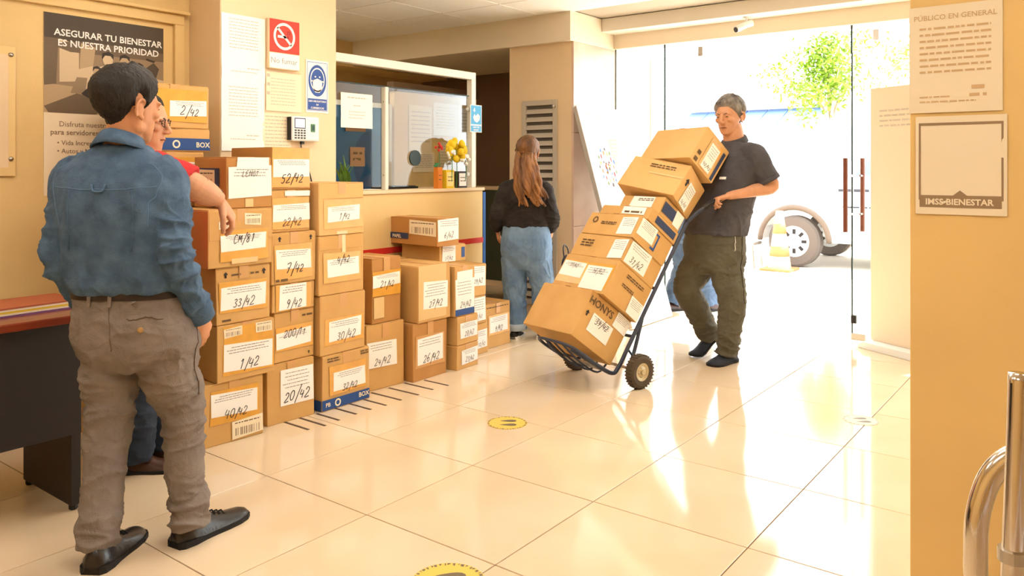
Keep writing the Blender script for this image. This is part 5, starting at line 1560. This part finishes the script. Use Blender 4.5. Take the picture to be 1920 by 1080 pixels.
for r_, z_, off in ((.065, 1.340, 0), (.0635, 1.374, 0), (.0640, 1.380, -.002), (.0655, 1.381, -.003), (.0680, 1.378, -.004), (.078, 1.358, -.010), (.088, 1.336, -.016), (.086, 1.334, -.015), (.068, 1.342, -.005)):
    rings.append([(-.078 + r_ * 1.02 * math.cos(2 * math.pi * k / 36), -.026 + off + r_ * 1.0 * math.sin(2 * math.pi * k / 36), z_ - .020 * math.sin(2 * math.pi * k / 36) - .008 * abs(math.cos(2 * math.pi * k / 36))) for k in range(36)])
q.loft(rings + [rings[0]], False); q.build('collar', m_denim, sh, smooth=True)
for A in (aL, aR):
    d = (Vector(A[2]) - Vector(A[1])).normalized(); c = Vector(A[2])
    MB().tube([c - d * .05, c - d * .03, c + d * .012, c + d * .018], [.050, .052, .051, .046], 20, rb=[.054, .056, .054, .048]).build('cuff', m_denim, sh, smooth=True)
shoe(pd, (-.070, -.225), (-.066, .065), m_leather, h=.088, w=.047)
shoe(pd, (.108, -.045), (.246, .229), m_leather, h=.088, w=.047)

# ---- man pushing the hand truck
pt = thing('person', 'grey haired man in a charcoal polo shirt pushing the loaded hand truck', 'person', (-2.02, 4.93, 0), math.radians(162.5))
HM = HMAT((-.018, -.052, 1.612), math.radians(8), math.radians(-8), 0, 1.06)
tors = [(.050, .01, .60, .13, .11), (.052, .015, .68, .19, .14), (.052, .02, .76, .195, .145), (.045, .012, .87, .188, .150), (.030, -.015, 1.00, .195, .155), (.010, -.045, 1.14, .205, .145), (-.004, -.068, 1.25, .205, .128), (-.012, -.08, 1.335, .190, .105), (-.018, -.088, 1.395, .130, .085), (-.022, -.09, 1.44, .075, .07), (-.022, -.085, 1.47, .058, .06)]
b = MB()
torso_loft(b, [(x, y, z, rx * .92, ry * .90) for x, y, z, rx, ry in tors])
limb(b, [(-.022, -.095, 1.39, .068, .070), (-.022, -.085, 1.47, .066, .070), (-.020, -.065, 1.55, .064, .068)])
head_parts(b, HM)
# hands on the two grips (grip points put into the man's own frame)
inv = (Matrix.Translation((-2.02, 4.93, 0)) @ Matrix.Rotation(math.radians(162.5), 4, 'Z')).inverted()
def grip_point(s):
    a = inv @ (TM @ Vector(L_(XC + s * .262, 1.23, -.082))); c = inv @ (TM @ Vector(L_(XC + s * .285, 1.285, -.11)))
    return a, (c - a).normalized()
GL, dGL = grip_point(1)
GR, dGR = grip_point(-1)
aL = [(-.185, -.085, 1.345), (-.262, -.165, 1.150), None]
aR = [(.165, -.085, 1.345), (.26, -.12, 1.15), None]
arms = []
for A, G, sd in ((aL, GL, -1), (aR, GR, 1)):
    el = Vector(A[1])
    back = (el - G); back = (back - Vector((0, 0, 0))).normalized()
    wr = G + back * .085 + Vector((0, 0, .012))
    A[2] = tuple(wr)
    limb(b, [A[0] + (.056, .056), tuple(Vector(A[0]) * .5 + el * .5) + (.050, .052), A[1] + (.044, .044), tuple(el * .55 + wr * .45) + (.043, .041), A[2] + (.030, .024)])
    fd = (G - wr).normalized()
    hand(b, wr, fd + Vector((0, 0, .12)), Vector((sd * .15, .2, -1)), sd, (1.0, 1.15, .8), 1.0, .9, .03)
lL = [(-.030, .03, .70), (-.092, .012, .41), (-.040, -.005, .085)]
lR = [(.145, .02, .70), (.165, .155, .47), (.170, -.085, .155)]
for Lg in (lL, lR):
    limb(b, [Lg[0] + (.078, .085), tuple(Vector(Lg[0]) * .5 + Vector(Lg[1]) * .5) + (.068, .072), Lg[1] + (.052, .056), tuple(Vector(Lg[1]) * .5 + Vector(Lg[2]) * .5) + (.05, .052), Lg[2] + (.036, .04)])
body = remeshed('body', b, .0045, m_skin2, pt, 2)
make_hair(pt, body, HM, m_hair_grey, lambda ph: short_line(ph) - .020 * max(0, 1 - ph / 1.3), lambda ph, z: .007 + .016 * max(0, min(1, (z + .02) / .07)), .004, 5, rough=.006)
face_marks(pt, HM, brow=m_hair_grey)
b = MB()
torso_loft(b, [(.050, .01, .58, .15, .125), (.052, .015, .66, .20, .155), (.052, .02, .76, .205, .158), (.046, .014, .86, .196, .155), (.042, .008, .90, .190, .15)], .003)
for Lg, hem in ((lL, (-.038, .0, .055)), (lR, (.172, -.085, .125))):
    k = Vector(Lg[1]); h0 = Vector(Lg[0]); hm = Vector(hem)
    limb(b, [Lg[0] + (.108, .122), tuple(h0 * .5 + k * .5) + (.102, .112), tuple(k) + (.088, .092), tuple(k * .6 + hm * .4) + (.080, .086), tuple(k * .22 + hm * .78) + (.072, .078), hem + (.068, .074)], 6)
fz = folds(.012, 7, 7, 15, 13)
tro = remeshed('trousers', b, .006, m_olive, pt, 5, lambda co, n: fz(co, n) * (.5 + max(0, min(1, (.28 - co.z) / .2)) + .5 * max(0, 1 - abs(co.z - .6) / .12)))
tv = bvh_of(tro)
drape(tv, [(-.2, .06, .86), (-.2, .07, .80), (-.19, .08, .74)], .004, .001).build('pocket_zip', m_steel, tro, smooth=True)
drape(tv, [(-.21, -.02, .84), (-.2, .0, .6), (-.2, .0, .4)], .003, .0).build('side_seam', M('olive_seam', C(60, 56, 42), .9), tro, smooth=True)
b = MB()
torso_loft(b, [(.046, .014, .835, .205, .165), (.044, .012, .88, .208, .168), (.030, -.015, 1.00, .208, .168), (.010, -.045, 1.14, .216, .158), (-.004, -.068, 1.25, .216, .140), (-.012, -.08, 1.33, .204, .116), (-.018, -.088, 1.39, .145, .096), (-.022, -.09, 1.435, .086, .082)], .004, 5, 36)
for A, sd in ((aL, -1), (aR, 1)):
    el = Vector(A[1]); s0 = Vector(A[0])
    limb(b, [(A[0][0] - sd * .05, A[0][1], A[0][2] + .015, .074, .080), A[0] + (.078, .084), tuple(s0 * .55 + el * .45) + (.074, .080), tuple(s0 * .18 + el * .82) + (.072, .078)], 6)
fs = folds(.008, 8, 8, 9, 17)
sh = remeshed('polo_shirt', b, .0055, m_polo, pt, 5, lambda co, n: fs(co, n) * (.5 + .7 * max(0, min(1, (1.05 - co.z) / .15))))
q = MB(); rings = []
for r_, z_ in ((.068, 1.425), (.066, 1.458), (.070, 1.468), (.078, 1.462), (.092, 1.430), (.086, 1.424), (.072, 1.430)):
    rings.append([(-.022 + r_ * math.cos(2 * math.pi * k / 32), -.088 + r_ * 1.05 * math.sin(2 * math.pi * k / 32), z_ - .026 * math.sin(2 * math.pi * k / 32)) for k in range(32)])
q.loft(rings + [rings[0]], False); q.build('collar', m_polo, sh, smooth=True)
for A in (aL, aR):
    el = Vector(A[1]); s0 = Vector(A[0]); d = (el - s0).normalized(); c = s0 * .18 + el * .82
    MB().tube([c - d * .022, c - d * .02, c + d * .004, c + d * .006], [.070, .0765, .0765, .070], 22, rb=[.076, .0825, .0825, .076]).build('sleeve_cuff', m_polo, sh, smooth=True)
_l, _n, _, _ = bvh_of(sh).find_nearest(Vector((-.095, .3, 1.26)))
boxo('chest_badge', (-.022, -.009, 0), (.022, .009, .002), m_paper, sh).matrix_local = Matrix.Translation(_l) @ _n.to_track_quat('Z', 'Y').to_matrix().to_4x4()
shoe(pt, (-.020, -.095), (-.040, .165), m_navy_shoe, h=.100, w=.050, laces=False)
shoe(pt, (.170, -.135), (.190, .085), m_navy_shoe, h=.090, w=.047, laces=False, lift=.115, z=.012)

# ---- woman at the counter
pw = thing('person', 'woman with long brown hair in a black sweater and wide blue jeans seen from behind', 'person', (-3.50, 4.70, 0), math.radians(17))
HM = HMAT((.050, .035, 1.382), math.radians(14), math.radians(-3), 0, .98)
tors = [(.045, .015, .52, .12, .10), (.047, .015, .62, .178, .140), (.048, .012, .72, .178, .142), (.046, .015, .83, .158, .115), (.044, .016, .93, .160, .108), (.044, .012, 1.03, .168, .112), (.046, .008, 1.11, .165, .100), (.046, .005, 1.165, .12, .078), (.046, .005, 1.21, .062, .058), (.046, .01, 1.25, .048, .05)]
b = MB()
torso_loft(b, [(x, y, z, rx * .90, ry * .88) for x, y, z, rx, ry in tors])
limb(b, [(.046, .0, 1.16, .05, .052), (.047, .01, 1.24, .046, .05), (.05, .02, 1.33, .046, .05)])
head_parts(b, HM)
aL = [(-.095, -.01, 1.105), (-.165, -.055, .905), (-.190, .03, .80)]
aR = [(.185, .01, 1.105), (.24, .02, .90), (.20, .14, .80)]
for A, sd in ((aL, -1), (aR, 1)):
    limb(b, [A[0] + (.046, .046), tuple(Vector(A[0]) * .5 + Vector(A[1]) * .5) + (.042, .042), A[1] + (.036, .036), tuple(Vector(A[1]) * .5 + Vector(A[2]) * .5) + (.034, .034), A[2] + (.025, .022)])
    hand(b, A[2], (Vector(A[2]) - Vector(A[1])).normalized() + Vector((sd * -.1, .1, -.5)), (-sd, .2, 0), -sd, (.35, .4, .3), .9)
lL = [(-.045, .005, .60), (-.040, .0, .35), (-.025, -.005, .07)]
lR = [(.14, .01, .60), (.165, .06, .35), (.165, .085, .07)]
for Lg in (lL, lR):
    limb(b, [Lg[0] + (.075, .08), tuple(Vector(Lg[0]) * .5 + Vector(Lg[1]) * .5) + (.068, .072), Lg[1] + (.05, .054), tuple(Vector(Lg[1]) * .5 + Vector(Lg[2]) * .5) + (.046, .05), Lg[2] + (.034, .036)])
body = remeshed('body', b, .005, m_skin, pw, 2)
hair = make_hair(pw, body, HM, m_hair_brown, lambda ph: short_line(ph) - (.03 if ph > 1.3 else 0), lambda ph, z: .012 + .010 * max(0, min(1, z / .05)), 0, 9, rough=.006)
lk = MB(); rnd = random.Random(21)
for k in range(46):
    a = rnd.uniform(-1.25, 1.25)            # round the back of the head
    x0, y0 = .050 + .068 * math.sin(a), .030 - .088 * math.cos(a)
    z0 = 1.355 + rnd.uniform(-.045, .03)
    zz = rnd.uniform(.985, 1.07)
    xe = .050 + .105 * math.sin(a) + .075 + rnd.uniform(-.03, .03); ye = -.145 + .03 * abs(a) + rnd.uniform(-.02, .015)
    pts = []
    ph = rnd.uniform(0, 6.28)
    for i in range(9):
        s = i / 8
        wv = .020 * math.sin(ph + s * 10) * s
        bulge = -.02 * math.sin(s * 3.1)
        pts.append((x0 + (xe - x0) * s ** 1.1 + wv, y0 + (ye - y0) * (s ** .5) + bulge * .5, z0 + (zz - z0) * s))
    lk.tube(catmull(pts, 2), [.017 * (1 - .75 * (i / 16) ** 3) + .002 for i in range(17)], 7)
lk.build('long_hair', M('golden_brown_hair', C(88, 54, 32), 0.42, col2=C(172, 118, 68), vs=18, stretch=(1, 1, .14), bump=.7, bs=70), pw, smooth=True)
tie = MB(); tie.tube([(.05 + .05 * math.sin(a), .035 - .098 * math.cos(a), 1.395 - .01 * math.cos(a)) for a in [(-1.1 + 2.2 * i / 10) for i in range(11)]], [.006 + .009 * math.sin(math.pi * i / 10) for i in range(11)], 8); tie.build('hair_twist', m_hair_brown, pw, smooth=True)
b = MB()
torso_loft(b, [(.047, .014, .52, .115, .10), (.047, .015, .60, .176, .142), (.048, .012, .70, .186, .152), (.046, .015, .80, .172, .132), (.046, .016, .862, .164, .122)], .004)
for Lg, hem in ((lL, (-.028, -.005, .075)), (lR, (.163, .08, .075))):
    k = Vector(Lg[1]); h0 = Vector(Lg[0]); hm = Vector(hem)
    limb(b, [Lg[0] + (.100, .120), tuple(h0 * .5 + k * .5) + (.094, .112), tuple(k) + (.083, .096), tuple(k * .5 + hm * .5) + (.077, .092), hem + (.074, .090)], 6)
fz = folds(.014, 9, 9, 7, 23)
tro = remeshed('jeans', b, .006, m_jeans, pw, 4, lambda co, n: fz(co, n) * (.4 + .6 * max(0, min(1, (.5 - co.z) / .3))))
for hem, in (((-.028, -.005, .075),), ((.163, .08, .075),)):
    MB().tube([(hem[0], hem[1], .066), (hem[0], hem[1], .070), (hem[0], hem[1], .112), (hem[0], hem[1], .116)], [.074, .080, .081, .076], 24, ref=(1, 0, 0), rb=[.090, .097, .098, .092]).build('turn_up', M('pale_denim', C(176, 190, 206), .85, bump=.2, bs=200), tro, smooth=True)
tv = bvh_of(tro)
for x in (-.035, .115):
    for u0, u1 in (((-.04, .76), (-.038, .70)), ((-.038, .70), (0, .672)), ((0, .672), (.038, .70)), ((.038, .70), (.04, .76))):
        drape(tv, [(x + u0[0], -.15, u0[1]), (x + u1[0], -.15, u1[1])], .0012, .0).build('pocket_stitch', m_jeans_mid, tro, smooth=True)
b = MB()
torso_loft(b, [(.046, .016, .835, .172, .130), (.046, .016, .87, .178, .132), (.044, .016, .93, .178, .126), (.044, .010, 1.03, .184, .128), (.046, .006, 1.10, .178, .112), (.046, .004, 1.15, .14, .09), (.046, .004, 1.20, .072, .066)], .004, 5, 32)
for A, sd in ((aL, -1), (aR, 1)):
    m1 = Vector(A[0]) * .5 + Vector(A[1]) * .5; m2 = Vector(A[1]) * .5 + Vector(A[2]) * .5
    limb(b, [(A[0][0] - sd * .05, A[0][1], A[0][2] + .01, .06, .068), A[0] + (.066, .072), tuple(m1) + (.064, .068), A[1] + (.060, .064), tuple(m2) + (.052, .056), A[2] + (.036, .038)], 6)
fs = folds(.010, 8, 8, 14, 27)
remeshed('sweater', b, .0055, m_black_knit, pw, 4, lambda co, n: fs(co, n) * (.5 + .5 * max(0, min(1, (.95 - co.z) / .1))))
m_whitesole = M('white_sole', C(232, 226, 214), .6)
shoe(pw, (-.022, -.10), (-.042, .135), m_black_knit, h=.07, w=.042, laces=False, sole=m_whitesole, welt=.02)
shoe(pw, (.163, -.005), (.17, .225), m_black_knit, h=.07, w=.042, laces=False, sole=m_whitesole, welt=.02)
t = thing('shoulder_bag', 'small black bag hanging at the right hip of the woman', 'bag', (-3.235, 4.93, .44))
MB().ball((0, 0, .09), (.03, .06, .09), 18).build('pouch', m_leather, t, smooth=True)
MB().tube(catmull([(0, -.03, .15), (-.01, -.03, .22), (-.02, 0, .25), (-.01, .03, .22), (0, .03, .15)], 5), .005, 8).build('strap', m_leather, t, smooth=True)

# ---- man in the red shirt behind the first man
pr = thing('person', 'man in a red shirt half hidden behind the denim shirt, hand resting on the boxes', 'person', (-3.23, 1.69, 0), math.radians(-40))
HM = HMAT((.020, .006, 1.462), math.radians(-6), math.radians(-6), 0, 1.0)
tors = [(.0, 0, .62, .12, .10), (0, 0, .68, .18, .135), (0, 0, .76, .185, .14), (0, 0, .87, .175, .14), (0, 0, .98, .18, .145), (.0, 0, 1.09, .19, .14), (.0, .0, 1.18, .19, .125), (.005, .0, 1.25, .17, .10), (.01, .005, 1.30, .11, .08), (.012, .012, 1.335, .065, .065), (.015, .02, 1.36, .055, .056)]
b = MB()
torso_loft(b, [(x, y, z, rx * .9, ry * .88) for x, y, z, rx, ry in tors])
limb(b, [(.01, .005, 1.29, .06, .06), (.014, .02, 1.36, .056, .058), (.018, .035, 1.43, .054, .058)])
head_parts(b, HM)
aR = [(.165, .09, 1.262), (.182, .225, 1.195), (.100, .318, 1.135)]
aL = [(-.165, .0, 1.245), (-.205, -.05, .97), (-.19, .05, .76)]
for A, sd in ((aR, 1), (aL, -1)):
    limb(b, [A[0] + (.056, .056), tuple(Vector(A[0]) * .5 + Vector(A[1]) * .5) + (.058, .058), A[1] + (.057, .057), tuple(Vector(A[1]) * .45 + Vector(A[2]) * .55) + (.053, .051), A[2] + (.038, .032)])
hand(b, aR[2], Vector((-.35, .45, -.75)), Vector((-.1, -.75, -.45)), -1, (.45, .6, .5), 1.15, .4, .06)
hand(b, aL[2], (0, .2, -1), (1, 0, 0), 1, (.3, .4, .3))
lL = [(-.09, 0, .66), (-.10, .03, .40), (-.12, .05, .09)]
lR = [(.09, 0, .66), (.07, .0, .40), (.02, -.03, .09)]
for Lg in (lL, lR):
    limb(b, [Lg[0] + (.078, .085), tuple(Vector(Lg[0]) * .5 + Vector(Lg[1]) * .5) + (.068, .072), Lg[1] + (.052, .056), tuple(Vector(Lg[1]) * .5 + Vector(Lg[2]) * .5) + (.05, .052), Lg[2] + (.036, .04)])
body = remeshed('body', b, .0045, m_skin2, pr, 2)
make_hair(pr, body, HM, m_hair_black, short_line, lambda ph, z: .005 + .012 * max(0, min(1, (z + .02) / .07)), 0, 31)
face_marks(pr, HM)
q = MB()
for s in (-1, 1):
    q.tube([HM @ Vector((s * .033 + .021 * math.cos(a), .100 - .010 * abs(math.cos(a)), .0 + .016 * math.sin(a))) for a in [2 * math.pi * i / 16 for i in range(16)]], .0016, 6, closed=True)
    q.tube([HM @ Vector((s * .054, .092, .006)), HM @ Vector((s * .072, .05, .008)), HM @ Vector((s * .079, -.01, .004))], .0016, 6)
q.tube([HM @ Vector((-.012, .102, .004)), HM @ Vector((0, .106, .007)), HM @ Vector((.012, .102, .004))], .0016, 6)
q.build('glasses', m_black, pr)
b = MB()
torso_loft(b, [(0, 0, .62, .14, .115), (0, 0, .69, .19, .145), (0, 0, .78, .192, .148), (0, 0, .86, .182, .145)], .003)
for Lg in (lL, lR):
    k = Vector(Lg[1]); h0 = Vector(Lg[0]); hm = Vector(Lg[2]) + Vector((0, 0, -.03))
    limb(b, [Lg[0] + (.100, .112), tuple(h0 * .5 + k * .5) + (.09, .098), tuple(k) + (.074, .078), tuple(k * .5 + hm * .5) + (.07, .075), tuple(hm) + (.068, .076)], 6)
fz = folds(.010, 8, 8, 16, 33)
remeshed('jeans', b, .0065, m_jeans_dark, pr, 4, lambda co, n: fz(co, n) * .8)
b = MB()
torso_loft(b, [(0, 0, .80, .195, .155), (0, 0, .98, .19, .155), (0, 0, 1.09, .198, .15), (0, 0, 1.18, .198, .135), (.005, 0, 1.245, .178, .11), (.01, .005, 1.295, .12, .09), (.012, .012, 1.33, .075, .075)], .004, 5, 32)
for A, sd in ((aR, 1), (aL, -1)):
    el = Vector(A[1]); s0 = Vector(A[0])
    limb(b, [(A[0][0] - sd * .05, A[0][1], A[0][2] + .01, .068, .074), A[0] + (.074, .078), tuple(s0 * .5 + el * .5) + (.074, .078), tuple(s0 * .08 + el * .92) + (.074, .076)], 6)
fs = folds(.008, 9, 9, 10, 37)
remeshed('red_shirt', b, .006, m_redshirt, pr, 4, lambda co, n: fs(co, n) * .8)
w0 = Vector(aR[2]) - (Vector(aR[2]) - Vector(aR[1])).normalized() * .02
d = (Vector(aR[2]) - Vector(aR[1])).normalized()
MB().tube([w0 - d * .004, w0 + d * .004], .0415, 20, rb=.0375).build('wristband', m_black, pr, smooth=True)
e0 = Vector(aR[1]) * .78 + Vector(aR[2]) * .22
MB().tube([e0 - d * .0015, e0 + d * .0015], .0575, 20).build('arm_cord', m_leather_brown, pr, smooth=True)
shoe(pr, (-.005, -.10), (.020, .155), m_leather_brown, h=.088, w=.046, laces=False)
shoe(pr, (-.135, -.03), (-.115, .225), m_leather_brown, h=.088, w=.046, laces=False)

# ---- passer-by behind the hand truck
pj = thing('person', 'person in blue jeans hidden behind the man with the hand truck', 'person', (-2.98, 6.53, 0), math.radians(-28))
HM = HMAT((.0, .03, 1.40), 0, 0, 0, .95)
tors = [(0, 0, .60, .12, .1), (0, 0, .68, .17, .13), (0, 0, .78, .165, .125), (0, 0, .95, .165, .12), (0, 0, 1.08, .175, .12), (0, 0, 1.15, .165, .10), (0, 0, 1.20, .11, .08), (0, 0, 1.24, .06, .06), (0, .01, 1.27, .05, .05)]
b = MB()
torso_loft(b, [(x, y, z, rx * .9, ry * .9) for x, y, z, rx, ry in tors])
limb(b, [(0, 0, 1.2, .055, .055), (0, .01, 1.27, .05, .05), (0, .02, 1.35, .05, .052)])
head_parts(b, HM)
aL = [(-.16, 0, 1.14), (-.17, -.02, .90), (-.12, .12, .78)]; aR = [(.16, 0, 1.14), (.17, -.02, .90), (.12, .12, .78)]
for A, sd in ((aL, -1), (aR, 1)):
    limb(b, [A[0] + (.045, .045), A[1] + (.038, .038), A[2] + (.026, .024)])
    hand(b, A[2], (0, .5, -.6), (-sd, 0, 0), -sd, (.4, .4, .3), .95)
lL = [(-.085, 0, .64), (-.09, -.02, .36), (-.10, -.13, .08)]; lR = [(.085, 0, .64), (.08, .10, .37), (.06, .20, .08)]
for Lg in (lL, lR):
    limb(b, [Lg[0] + (.07, .075), Lg[1] + (.05, .054), Lg[2] + (.035, .04)])
body = remeshed('body', b, .0065, m_skin, pj, 2)
make_hair(pj, body, HM, m_hair_black, short_line, lambda ph, z: .012, 0, 41)
b = MB()
torso_loft(b, [(0, 0, .60, .13, .11), (0, 0, .68, .18, .14), (0, 0, .80, .172, .13)], .003)
for Lg in (lL, lR):
    k = Vector(Lg[1]); h0 = Vector(Lg[0]); hm = Vector(Lg[2]) + Vector((0, 0, -.02))
    limb(b, [Lg[0] + (.09, .1), tuple(h0 * .5 + k * .5) + (.088, .095), tuple(k) + (.075, .08), tuple(k * .5 + hm * .5) + (.072, .078), tuple(hm) + (.07, .08)], 6)
fz = folds(.010, 8, 8, 14, 43)
remeshed('jeans', b, .008, m_jeans_mid, pj, 4, lambda co, n: fz(co, n))
b = MB()
torso_loft(b, [(x, y, z, rx + .008, ry + .008) for x, y, z, rx, ry in tors if .74 < z < 1.25], .004)
for A, sd in ((aL, -1), (aR, 1)):
    limb(b, [(A[0][0] - sd * .04, A[0][1], A[0][2], .062, .066), A[0] + (.062, .066), A[1] + (.052, .055), A[2] + (.04, .042)])
remeshed('jacket', b, .008, m_jeans_mid, pj, 4)
shoe(pj, (-.10, -.22), (-.085, .03), m_leather_brown, h=.08, w=.045, laces=False)
shoe(pj, (.06, .12), (.07, .37), m_leather_brown, h=.08, w=.045, laces=False)
